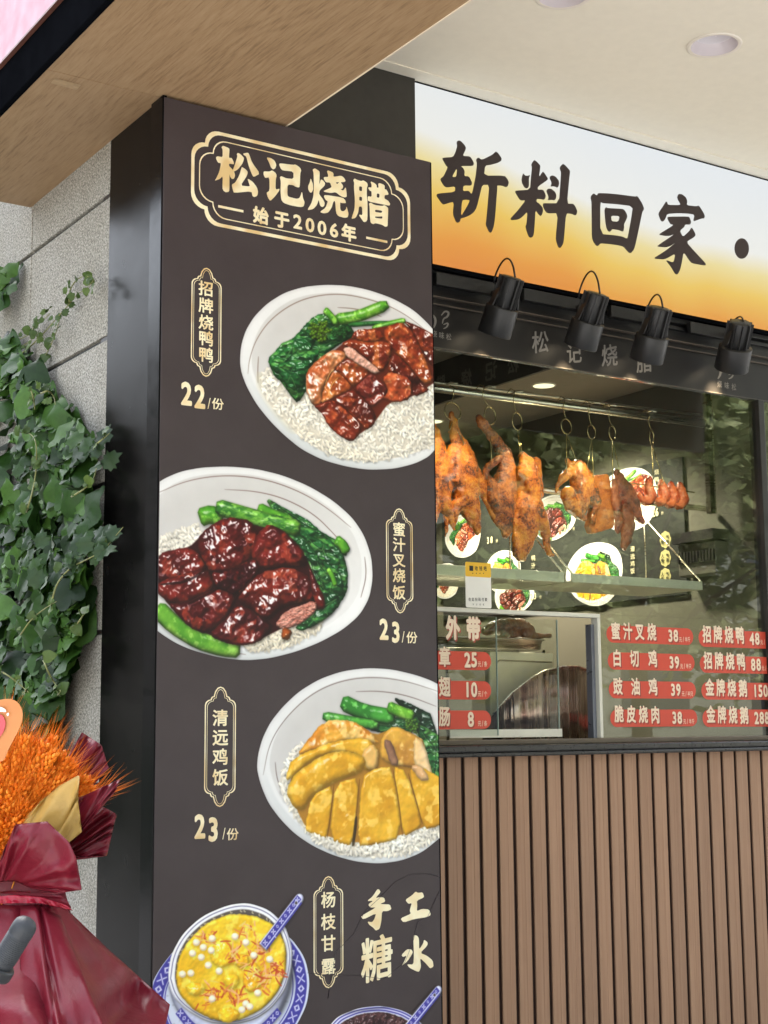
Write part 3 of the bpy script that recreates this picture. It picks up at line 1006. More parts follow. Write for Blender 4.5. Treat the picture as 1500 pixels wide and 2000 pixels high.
def m_glass(name='clear_glass', tint=(.90, .93, .90), boost=1.0):
    k = NB(name)
    t = k.n("BsdfTransparent")
    t.inputs[0].default_value = tint + (1,)
    g = k.n("BsdfGlossy")
    g.inputs['Roughness'].default_value = .0
    ge = k.n("NewGeometry")
    dt = k.n("VectorMath", operation='DOT_PRODUCT')
    k.l(ge.outputs['Normal'], dt.inputs[0])
    k.l(ge.outputs['Incoming'], dt.inputs[1])
    ab = k.n("Math", operation='ABSOLUTE')
    k.l(dt.outputs['Value'], ab.inputs[0])
    sb = k.n("Math", operation='SUBTRACT', use_clamp=True)
    sb.inputs[0].default_value = 1
    k.l(ab.outputs[0], sb.inputs[1])
    pw = k.n("Math", operation='POWER')
    pw.inputs[1].default_value = 5
    k.l(sb.outputs[0], pw.inputs[0])
    mu = k.n("Math", operation='MULTIPLY_ADD', use_clamp=True)
    mu.inputs[1].default_value = .96 * boost
    mu.inputs[2].default_value = .042 * boost
    k.l(pw.outputs[0], mu.inputs[0])
    mx = k.n("MixShader")
    k.l(mu.outputs[0], mx.inputs[0])
    k.l(t.outputs[0], mx.inputs[1])
    k.l(g.outputs[0], mx.inputs[2])
    k.l(mx.outputs[0], k.out.inputs[0])
    return k.m


def m_roast(name, c0, c1, c2, scale=1.0, rough=.28, bstr=.5):
    k = NB(name)
    v = k.pos(obj=True)
    f = k.noise(v, 5 * scale, 5, .6, .8)
    w_ = k.noise(v, 55 * scale, 5, .6, .4)
    mx = k.n("Mix", data_type='FLOAT')
    mx.inputs[0].default_value = .35
    k.l(f, mx.inputs[2])
    k.l(w_, mx.inputs[3])
    col = k.ramp(mx.outputs[0], [(.40, lin(c2)), (.475, lin(c1)), (.57, lin(c0))])
    k.bsdf(col, rough, spec=.6, coat=1.0, coat_rough=.08, bump=w_, bstr=bstr * .9, bdist=.007)
    return k.m


def m_steel(name='stainless_steel', c=(188, 186, 178), rough=.28):
    k = NB(name)
    v = k.pos((3, 3, 240))
    f = k.noise(v, 1, 3)
    rg = k.ramp(f, [(.3, (rough * .7,) * 3), (.7, (rough * 1.3,) * 3)])
    k.bsdf(lin(c), rg, 1.0)
    return k.m


def m_leaf(name, a, b, c):
    k = NB(name)
    g = k.n("NewGeometry")
    col = k.ramp(g.outputs['Random Per Island'], [(0, lin(a)), (.55, lin(b)), (1, lin(c))])
    f = k.noise(k.pos(), 60, 3)
    mm = k.n("Mix", data_type='RGBA', blend_type='MULTIPLY')
    mm.inputs[0].default_value = .6
    k.l(col, mm.inputs[6])
    k.l(k.ramp(f, [(.3, (.7, .7, .7)), (.7, (1.15, 1.15, 1.1))]), mm.inputs[7])
    b_ = k.bsdf(mm.outputs[2], .48, spec=.3, bump=f, bstr=.25, bdist=.004)
    tr = k.n("BsdfTranslucent")
    k.l(mm.outputs[2], tr.inputs[0])
    mx = k.n("MixShader")
    mx.inputs[0].default_value = .15
    k.l(b_.outputs[0], mx.inputs[1])
    k.l(tr.outputs[0], mx.inputs[2])
    k.l(mx.outputs[0], k.out.inputs[0])
    return k.m


def m_paper(name, c, rough=.38):
    k = NB(name)
    v = k.pos()
    f = k.noise(v, 16, 5, .6, .5)
    g = k.noise(v, 900, 2)
    col = k.ramp(f, [(.3, tuple(np.array(lin(c)) * .88)), (.7, tuple(np.array(lin(c)) * 1.12))])
    b_ = k.bsdf(col, rough, spec=.32, bump=f, bstr=.3, bdist=.012)
    b_.inputs['Coat Weight'].default_value = .08
    b_.inputs['Coat Roughness'].default_value = .2
    return k.m


WOOD, GRAN, GOLD, PANEL = m_wood(), m_granite(), m_gold(), m_panel()
BLACK = simple('black_trim', (13, 14, 17), .4, var=.2, spec=.0)
CLAD = simple('dark_glossy_cladding', (17, 16, 15), .24, var=.1, scale=5, spec=.10)
CEIL = simple('cream_ceiling_paint', (238, 231, 214), .8, var=.02, scale=30, bstr=.05)
DPAN = simple('dark_olive_board', (48, 46, 41), .5, var=.06)
STEEL = m_steel()
GLASS = m_glass(tint=(.88, .91, .88), boost=1.6)
INK = simple('dark_brown_lettering', (48, 37, 37), .45, var=.05)
SPOT = simple('black_powder_coat', (33, 33, 33), .45, var=.1, bstr=.1)
# ------------------------------------------------------------ setting
def struct(o):
    return tag(o, kind='structure')


gk = NB('grey_paving')
_v = gk.pos()
_br = gk.n("TexBrick")
_br.inputs['Scale'].default_value = 1.6
_br.inputs['Mortar Size'].default_value = .012
_br.inputs['Color1'].default_value = (.46, .45, .43, 1)
_br.inputs['Color2'].default_value = (.40, .39, .375, 1)
_br.inputs['Mortar'].default_value = (.2, .19, .18, 1)
gk.l(_v, _br.inputs['Vector'])
gk.bsdf(_br.outputs[0], .8, spec=.3, bump=gk.noise(_v, 40, 4), bstr=.2)
struct(MB().add([(-150, -150, 0), (150, -150, 0), (150, 150, 0), (-150, 150, 0)], [(0, 1, 2, 3)]).obj('ground', gk.m))
asph = simple('asphalt', (70, 70, 72), .9, var=.2, scale=4, bstr=.4)
struct(MB().box(-14, .95, 3.2, 60, -.1, .004).obj('added_side_road', asph))  # unseen dark strip added to tone down the cladding's reflection
struct(MB().box(-60, 60, -6.6, -13, -.1, .004).obj('road', asph))
stone = simple('kerb_stone', (150, 148, 142), .85, var=.1, bstr=.3)
struct(MB().box(-60, 60, -6.6, -6.4, 0, .11).obj('kerb', stone))

# unseen building mass, kept low so sunlight reaches the ground in front
render_ = simple('pale_render', (200, 194, 184), .85, var=.06, scale=3, bstr=.2)
T = thing('shop_building', (4, 8, 0), "pale building that carries the shop front, cut low so sun reaches the ground", 'building')
bm = MB()
bm.box(1.48, 13, 3.62, 9, 3.32, 6.2)
bm.box(4.75, 13, 3.5, 3.62, 0, 6.2)
bm.obj('wall', render_, T)
wmat = simple('dark_window_pane', (40, 48, 54), .08, var=.1)
for i in range(4):
    for j in range(1):
        MB().box(2.4 + i * 2.5, 3.8 + i * 2.5, 3.60, 3.63, 4.6 + j * 3, 6.2 + j * 3).obj('window', wmat, T)

# granite side wall
xg = 1.427
T = thing('granite_wall', (xg, 6, 0), "grey bush hammered granite wall with dark joints behind the ivy", 'wall')
zj = [2.98, 2.606, 2.230, 1.855, 1.4855, 1.115, .742, .37, .0]
zj = [3.72, 3.35] + zj
yj = [3.40, 3.991, 4.75, 5.5, 6.25, 7.0, 7.75, 8.5]
bm = MB()
for a, b in zip(zj[1:], zj[:-1]):
    for c, d in zip(yj[:-1], yj[1:]):
        bm.box(xg, xg + .025, c + .003, d - .003, a + .006, b - .006)
o = bm.obj('stone_facing', GRAN, T, bevel=.0025)
MB().box(xg + .012, xg + .05, 3.40, 8.5, 0, 6).obj('mortar_backing', simple('grey_joint', (84, 86, 88), .8, var=.25, scale=30), T)
MB().box(xg + .002, xg + .3, 3.40, 8.5, 3.72, 6).obj('upper_facing', GRAN, T)

# canopy: wood soffit, black edge, pink fascia
T = thing('canopy', (1.45, 2.5, ZS), "wood soffited canopy with black edge trim and pink fascia over the menu pillar", 'canopy')
bm = MB()
bm.box(1.1375, 1.760, 3.112, 4.008, ZS, ZS + .012)
bm.box(1.1375, 1.760, 1.25, 3.109, ZS, ZS + .012)
bm.obj('wood_soffit', WOOD, T)
MB().box(1.120, 1.1372, 1.25, 4.010, ZS - .002, 2.857).obj('edge_trim', BLACK, T, bevel=.003)
MB().box(1.108, 1.1198, 1.25, 4.010, 2.853, 2.858).obj('trim_lip', simple('brown_lip', (96, 60, 48), .4), T)
MB().box(1.112, 1.136, 1.25, 4.012, 2.8585, 3.95).obj('fascia', simple('pink_sign_film', (172, 120, 134), .45, var=.02, scale=12, bstr=.03), T)
MB().box(1.7602, 1.7650, 1.25, FY - .004, ZS - .0005, 3.185).obj('cream_edge', simple('cream_edge_trim', (232, 216, 190), .6, var=.03), T)
MB().box(1.1375, 1.76, 1.25, 4.006, ZS + .014, 3.3).obj('canopy_core', simple('canopy_core', (120, 116, 110), .8), T)
MB().box(1.112, 6, 1.22, 1.248, ZS, 3.95).obj('front_fascia', simple('dark_fascia', (58, 56, 50), .6), T)

DLP = [at(1100, -10, 2, ZC), at(1395, 88, 2, ZC)]
tp = [at(px, py, 2, ZS - .0012) for px, py in ((107, 153), (158, 166), (150, 176), (99, 162))]
MB().add(tp, [(0, 3, 2, 1)]).obj('tape_strip', simple('old_tape', (160, 134, 100), .4, var=.2, scale=60), T)
T = thing('shop_ceiling', (3.2, 2.4, ZC), "cream painted ceiling under the canopy in front of the lit sign", 'ceiling')
mb = MB()
circ = lambda c, r: [(c[0] + r * math.cos(a), c[1] + r * math.sin(a)) for a in np.arange(0, 6.283, 2 * math.pi / 48)]
mb.poly([[(1.766, 1.25), (6, 1.25), (6, FY + .12), (1.766, FY + .12)]] + [circ(P, .070) for P in DLP], lambda x, y: (x, y, ZC))
mb.box(1.766, 6.0, 1.25, FY + .12, ZC + .12, ZC + .16)
mb.obj('ceiling_board', CEIL, T)
MB().box(1.766, 6.0, FY - .055, FY - .0045, ZC - .004, ZC - .0005).obj('edge_bead', CEIL, T)
dl_w = simple('white_downlight_rim', (232, 224, 212), .5, var=.02)
dl_l = simple('downlight_lens', (226, 222, 226), .25, var=.03)
for k, (P, lab) in enumerate(zip(DLP, ("round recessed ceiling downlight cut by the top edge of the picture", "unlit round recessed downlight wholly in view on the cream ceiling"))):
    t = thing('ceiling_light', P, lab, 'ceiling light', 'recessed ceiling downlights')
    MB().lathe(P, -EZ, [(.0005, .079), (.003, .078), (.004, .074), (.0025, .067)], 48).obj('rim', dl_w, t)
    MB().lathe(P, EZ, [(-.0025, .0672), (.016, .063), (.030, .056)], 48).obj('reflector', simple('grey_reflector', (206, 198, 202), .4, var=.04), t)
    MB().lathe(P, EZ, [(.030, .056), (.034, .03), (.034, .001)], 48).obj('lens', dl_l, t)

# ------------------------------------------------------------ menu pillar
T = thing('menu_pillar', (1.8, 3.28, 0), "dark menu pillar with gold lettering and large printed rice bowl dishes", 'menu board')
MB().box(1.430, 2.188, 3.096, 3.472, 0, ZS - .009).obj('pillar_body', simple('pillar_core', (40, 37, 36), .4), T)
MB().box(1.4235, 1.4295, 3.157, 3.414, 0, ZS - .004).obj('side_cladding', CLAD, T)
bm = MB()
bm.box(1.4180, 1.4295, 3.0905, 3.1565, 0, ZS - .0015)
bm.obj('corner_trim', simple('gloss_black_trim', (8, 9, 11), .16, var=.2, spec=.14), T, bevel=.0012)
pan = MB().box(PX0 + .0005, PX1, PY0, 3.0955, .12, ZS - .0072).obj('menu_panel', PANEL, T, bevel=.0008)
MB().box(PX1 + .0004, PX1 + .004, PY0 + .0008, 3.47, .12, ZS - .008).obj('right_edge_trim', BLACK, T)

PRINT = m_print()


def pic_mesh(key, to3, clip=True):
    q = chaikin(PIC[key], 3)
    L = [tuple(p) for p in q]
    if clip:
        for ax, lim, sg in ((0, XO + 1.0, 1), (0, XO + PW - 1.2, -1), (1, CH - 12., -1)):
            out = []
            for i in range(len(L)):
                a, b = L[i], L[(i + 1) % len(L)]
                ia, ib = sg * (a[ax] - lim) >= 0, sg * (b[ax] - lim) >= 0
                if ia:
                    out.append(a)
                if ia != ib:
                    t_ = (lim - a[ax]) / (b[ax] - a[ax])
                    out.append((a[0] + t_ * (b[0] - a[0]), a[1] + t_ * (b[1] - a[1])))
            L = out
    me = MB()
    me.poly([L], to3)
    return me, L


def set_uv(o, L):
    uv = o.data.uv_layers.new(name='UVMap')
    for lp in o.data.loops:
        x, y = L[lp.vertex_index]
        uv.data[lp.index].uv = (x / CW, 1 - y / CH)


spoon_tip = crop(290, 1680, 2.5862)
def add_spoon(key, pts):
    """widen a picture outline by its spoon so that the handle prints too (a second flat piece just above)"""
    L = [tuple(p) for p in chaikin(spoon_tip(pts), 1)]
    L = [(min(max(x, XO + 1), XO + PW - 1.2), min(y, CH - 12.)) for x, y in L]
    me = MB()
    me.poly([L], lambda x, y: (PX0 + (x - XO) / PMM, PY0 - .0021, ZS - y / PMM))
    return me, L


for key, lab in (('duck', "printed bowl of glazed roast duck with greens on rice"), ('pork', "printed bowl of dark glazed barbecue pork with greens"), ('chicken', "printed bowl of sliced yellow chicken on rice"), ('dessert', "printed blue and white saucer under the mango dessert"), ('dessert_bowl', "printed bowl of yellow mango dessert on a blue and white saucer"), ('bean', "printed bowl of dark sweet soup with a patterned spoon")):
    me, L = pic_mesh(key, lambda x, y: (PX0 + (x - XO) / PMM, PY0 - (.0016 if key == 'dessert_bowl' else .0012), ZS - y / PMM))
    o = me.obj('dish_picture', PRINT, pan)
    set_uv(o, L)
    o['label'] = lab
for pts in ([(545, 440), (735, 172), (765, 160), (792, 180), (792, 215), (612, 470)], [(1270, 840), (1440, 640), (1470, 628), (1492, 650), (1490, 690), (1340, 900)]):
    me, L = add_spoon('', pts)
    o = me.obj('spoon_picture', PRINT, pan)
    set_uv(o, L)


# plaque and name tags
def plaque_path(x0, x1, z0, z1, r, n=6):
    P = []

    def arc(cx, cz, a0, a1):
        for i in range(n + 1):
            a = math.radians(a0 + (a1 - a0) * i / n)
            P.append((cx + r * math.cos(a), cz + r * math.sin(a)))
    # clockwise from the lower end of the upper left corner; every corner is two convex arcs meeting in a cusp
    arc(x0 + r, z1 - 2 * r, 180, 90)
    arc(x0 + 2 * r, z1 - r, 180, 90)
    arc(x1 - 2 * r, z1 - r, 90, 0)
    arc(x1 - r, z1 - 2 * r, 90, 0)
    arc(x1 - r, z0 + 2 * r, 0, -90)
    arc(x1 - 2 * r, z0 + r, 0, -90)
    arc(x0 + 2 * r, z0 + r, -90, -180)
    arc(x0 + r, z0 + 2 * r, -90, -180)
    return P


def tag_path(x0, x1, z0, z1, r, dome, n=6):
    P = []
    cx, hw = (x0 + x1) / 2, (x1 - x0) / 2 - 1.55 * r

    def arc(ax, az, rx, rz, a0, a1):
        for i in range(n + 1):
            a = math.radians(a0 + (a1 - a0) * i / n)
            P.append((ax + rx * math.cos(a), az + rz * math.sin(a)))
    for s in (1, -1):
        ze = z1 if s > 0 else z0
        if s > 0:
            arc(x0 + r, ze - dome - r, r, r, 180, 90)
            arc(cx - hw + .1 * r, ze - dome, r * .6, r * .6, 180, 120)
            arc(cx, ze - dome, hw, dome, 165, 15)
            arc(cx + hw - .1 * r, ze - dome, r * .6, r * .6, 60, 0)
            arc(x1 - r, ze - dome - r, r, r, 90, 0)
        else:
            arc(x1 - r, ze + dome + r, r, r, 0, -90)
            arc(cx + hw - .1 * r, ze + dome, r * .6, r * .6, 0, -60)
            arc(cx, ze + dome, hw, dome, -15, -165)
            arc(cx - hw + .1 * r, ze + dome, r * .6, r * .6, -120, -180)
            arc(x0 + r, ze + dome + r, r, r, -90, -180)
    return P


def ring(mb, A, B, y):
    n = len(A)
    mb.add([(p[0], y, p[1]) for p in A + B], [(i, i + n, (i + 1) % n + n, (i + 1) % n) for i in range(n)])


a, b = at(373, 340, 1, PY0), at(801, 440, 1, PY0)
zt, zb = at(590, 296, 1, PY0)[2], at(590, 475, 1, PY0)[2]
mb = MB()
q = lambda d, r: plaque_path(a[0] + d, b[0] - d, zb + d, zt - d, r)
ring(mb, q(0, .036), q(.0085, .036), PY0 - .001)
ring(mb, q(.021, .036), q(.0235, .036), PY0 - .001)
mb.obj('plaque_frame', GOLD, pan)
mb = MB()
GC = dict(
    s=((400, 270, 7.5), [
        [[(265, 110), (355, 150), (358, 180), (350, 290), (390, 290), (420, 350), (425, 385), (352, 372), (352, 410), (395, 450), (430, 500), (440, 550), (425, 595), (395, 600), (370, 570), (358, 520), (357, 770), (340, 790), (300, 793), (270, 770), (255, 735), (260, 555), (215, 600), (140, 625), (165, 590), (210, 490), (235, 368), (190, 360), (165, 310), (160, 285), (180, 265), (258, 280), (258, 170), (240, 130)]],
        [[(480, 215), (520, 235), (568, 285), (570, 310), (545, 380), (480, 460), (427, 490), (402, 484), (440, 380), (475, 265), (465, 235)]],
        [[(560, 225), (630, 213), (645, 235), (690, 360), (805, 520), (715, 570), (690, 540), (640, 410), (605, 270), (565, 245)]],
        [[(540, 422), (600, 460), (628, 500), (610, 560), (520, 695), (655, 708), (650, 680), (622, 600), (640, 600), (700, 640), (760, 720), (778, 790), (765, 845), (725, 865), (695, 850), (680, 780), (425, 803), (410, 770), (390, 680), (440, 655), (500, 550), (530, 450)]],
        [[(900, 283), (960, 290), (1020, 330), (1045, 390), (1030, 445), (995, 460), (965, 430), (940, 360)]],
        [[(860, 485), (940, 490), (985, 472), (1035, 510), (1050, 550), (1035, 610), (1033, 755), (1095, 740), (1080, 780), (1020, 860), (955, 922), (920, 870), (900, 800), (945, 770), (943, 575), (880, 585), (855, 530)]],
        [[(1095, 368), (1290, 392), (1325, 385), (1390, 430), (1410, 470), (1395, 520), (1388, 710), (1370, 725), (1320, 710), (1295, 690), (1208, 680), (1205, 830), (1225, 860), (1340, 890), (1380, 880), (1400, 840), (1415, 790), (1425, 800), (1435, 880), (1460, 940), (1445, 1000), (1400, 1012), (1250, 985), (1150, 950), (1115, 900), (1105, 780), (1110, 640), (1095, 575), (1115, 555), (1190, 590), (1295, 598), (1295, 490), (1140, 475), (1110, 450), (1085, 390)]]]),
    t=((590, 310, 7.5), [
        [[(122, 285), (155, 370), (160, 450), (140, 495), (115, 500), (85, 450), (85, 400), (110, 350)]],
        [[(185, 142), (250, 185), (255, 215), (250, 388), (270, 305), (300, 315), (335, 360), (325, 400), (255, 465), (245, 520), (300, 590), (330, 650), (320, 695), (290, 712), (260, 690), (240, 600), (215, 680), (160, 740), (85, 755), (80, 740), (130, 660), (160, 560), (170, 420), (165, 210), (150, 160)]],
        [[(375, 172), (445, 200), (458, 225), (455, 268), (570, 250), (610, 280), (635, 325), (615, 345), (560, 345), (600, 400), (590, 440), (560, 450), (600, 470), (625, 430), (638, 425), (650, 510), (650, 560), (620, 570), (560, 550), (490, 492), (420, 505), (330, 490), (308, 475), (410, 430), (430, 415), (405, 350), (345, 348), (315, 300), (315, 270), (380, 268), (375, 230), (360, 190)], [(490, 348), (540, 345), (510, 375)]],
        [[(330, 530), (590, 570), (630, 610), (640, 655), (570, 650), (555, 640), (555, 740), (575, 770), (610, 770), (640, 740), (648, 700), (660, 740), (678, 810), (665, 860), (620, 868), (530, 845), (495, 800), (480, 620), (455, 630), (430, 720), (380, 790), (320, 803), (270, 790), (265, 775), (340, 720), (375, 625), (340, 605), (315, 555)]],
        [[(765, 290), (800, 310), (860, 330), (895, 318), (950, 355), (960, 390), (945, 430), (945, 540), (955, 640), (955, 890), (935, 925), (900, 930), (870, 890), (830, 830), (840, 820), (880, 830), (875, 705), (830, 700), (820, 790), (780, 870), (725, 883), (725, 860), (765, 740), (770, 600), (755, 420), (760, 350), (745, 320)], [(833, 405), (875, 412), (873, 480), (833, 470)], [(836, 555), (875, 565), (873, 622), (833, 612)]],
        [[(1005, 335), (1060, 360), (1090, 390), (1090, 425), (1118, 425), (1110, 370), (1130, 358), (1190, 380), (1208, 400), (1205, 450), (1230, 450), (1258, 500), (1262, 530), (1205, 535), (1203, 585), (1230, 600), (1260, 620), (1288, 665), (1275, 690), (1200, 675), (958, 628), (958, 550), (1015, 560), (1013, 478), (985, 470), (965, 430), (975, 420), (1012, 425), (1015, 380), (1000, 350)], [(1093, 510), (1130, 518), (1128, 575), (1090, 568)]],
        [[(1000, 645), (1060, 680), (1170, 695), (1205, 680), (1255, 720), (1258, 750), (1252, 900), (1250, 990), (1215, 1000), (1170, 970), (1070, 945), (1040, 962), (1000, 940), (990, 860), (985, 700), (975, 660)], [(1066, 748), (1172, 764), (1160, 797), (1066, 782)], [(1066, 848), (1120, 850), (1172, 845), (1172, 882), (1066, 868)]]]))
for (og, pieces) in GC.values():
    for i, L in enumerate(pieces):
        outline(mb, *og, L, PY0, .0012)
word(mb, '始于', PY0, (509, 421), (550, 429), 33, .045)
for ch, x, y in (('2', 581, 433.5), ('0', 605, 440), ('0', 628.5, 445.5), ('6', 652, 450)):
    word(mb, ch, PY0, (x, y), (x, y), 27, .03, 1.05)
word(mb, '年', PY0, (681, 455), (681, 455), 33, .045)
for p, q_ in (((426, 403), (475, 413)), ((715, 464), (756, 473))):
    A, B = at(*p, 1, PY0), at(*q_, 1, PY0)
    mb.box(A[0], B[0], PY0 - .0012, PY0 - .0006, (A[2] + B[2]) / 2 - .003, (A[2] + B[2]) / 2 + .003)
mb.obj('plaque_lettering', GOLD, pan)

TAGS = [('招牌烧鸭鸭', 402, 523, 736, (373, 432), [564, 597, 630, 661, 693], 29, '22', (377, 772), (422, 788)),
        ('蜜汁叉烧饭', 779, 993, 1198, (754, 806), [1034, 1064, 1094, 1124, 1157], 27, '23', (761, 1232), (801, 1244)),
        ('清远鸡饭', 430, 1341, 1576, (399, 460), [1402, 1440, 1478, 1518], 31, '23', (403, 1617), (451, 1628)),
        ('杨枝甘露', 641, 1711, 1930, (612, 670), [1757, 1800, 1842, 1887], 30, None, None, None)]
for name, cx, yt, yb, (xa, xb), ys, hp, price, pp, pu in TAGS:
    mb = MB()
    ym = (yt + yb) / 2
    x0, x1 = at(xa, ym, 1, PY0)[0], at(xb, ym, 1, PY0)[0]
    z1, z0 = at(cx, yt, 1, PY0)[2], at(cx, yb, 1, PY0)[2]
    q = lambda d: tag_path(x0 + d, x1 - d, z0 + d, z1 - d, .014, .03 - d * .4)
    ring(mb, q(0), q(.0028), PY0 - .001)
    ring(mb, q(.0058), q(.0070), PY0 - .001)
    mb.obj('name_tag_frame', GOLD, pan)
    mb = MB()
    for ch, y in zip(name, ys):
        word(mb, ch, PY0, (cx, y), (cx, y), hp * 1.02, .022, 1.06)
    if price:
        for k, ch in enumerate(price):
            x = pp[0] + (k - .5) * (26 if cx != 779 else 23)
            word(mb, ch, PY0, (x, pp[1] + (k - .5) * 6), (x, pp[1] + (k - .5) * 6), 43 if cx != 779 else 38, .036, .76)
        word(mb, '/', PY0, (pu[0] - 14, pu[1]), (pu[0] - 14, pu[1]), 22, .0, .8)
        word(mb, '份', PY0, (pu[0] + 3, pu[1] + 1), (pu[0] + 3, pu[1] + 1), 23, .015, 1.1)
    mb.obj('dish_lettering', GOLD, pan)

mb = MB()
og = (690, 1720, 8.824)
for L in ([(410, 145), (440, 150), (468, 195), (380, 300), (440, 285), (525, 290), (548, 360), (460, 400), (500, 405), (625, 408), (655, 490), (590, 525), (490, 525), (478, 700), (450, 830), (385, 862), (340, 810), (270, 760), (240, 705), (320, 715), (360, 660), (390, 560), (170, 670), (120, 615), (390, 460), (290, 465), (250, 410), (340, 345), (230, 352), (330, 270)],
          [(1070, 185), (1110, 210), (1190, 200), (1220, 285), (1090, 345), (1098, 420), (1090, 525), (1180, 485), (1300, 495), (1335, 590), (1260, 630), (1050, 660), (860, 722), (805, 650), (990, 570), (965, 515), (1005, 385), (945, 400), (890, 330), (1010, 250)],
          [(1045, 935), (1100, 950), (1128, 1000), (1130, 1190), (1200, 1080), (1215, 1015), (1280, 1065), (1270, 1120), (1150, 1245), (1260, 1290), (1365, 1375), (1380, 1480), (1320, 1515), (1250, 1430), (1145, 1330), (1165, 1480), (1130, 1570), (1080, 1560), (960, 1500), (920, 1440), (1030, 1445), (1040, 1290), (1030, 1000)],
          [(920, 1180), (1000, 1185), (1025, 1240), (930, 1390), (820, 1470), (870, 1400), (915, 1290), (850, 1315), (825, 1280)]):
    outline(mb, *og, [L], PY0, .0012)
word(mb, '糖', PY0, (736, 1871), (736, 1871), 84, .020, .86, .001, .12)
mb.obj('dessert_lettering', GOLD, pan)
mb = MB()
for pts in ([(640, 1950), (655, 1860), (690, 1825), (712, 1780), (745, 1750), (772, 1722), (800, 1708), (835, 1706), (858, 1712)], [(858, 1740), (835, 1790), (815, 1802), (806, 1840), (790, 1880), (750, 1912), (700, 1905), (650, 1905), (600, 1900)]):
    L = [at(x, y, 1, PY0) - EY * .0008 for x, y in pts]
    mb.tube(L, .0009, 4)
mb.obj('printed_line_art', simple('line_art', (58, 50, 52), .5), pan)

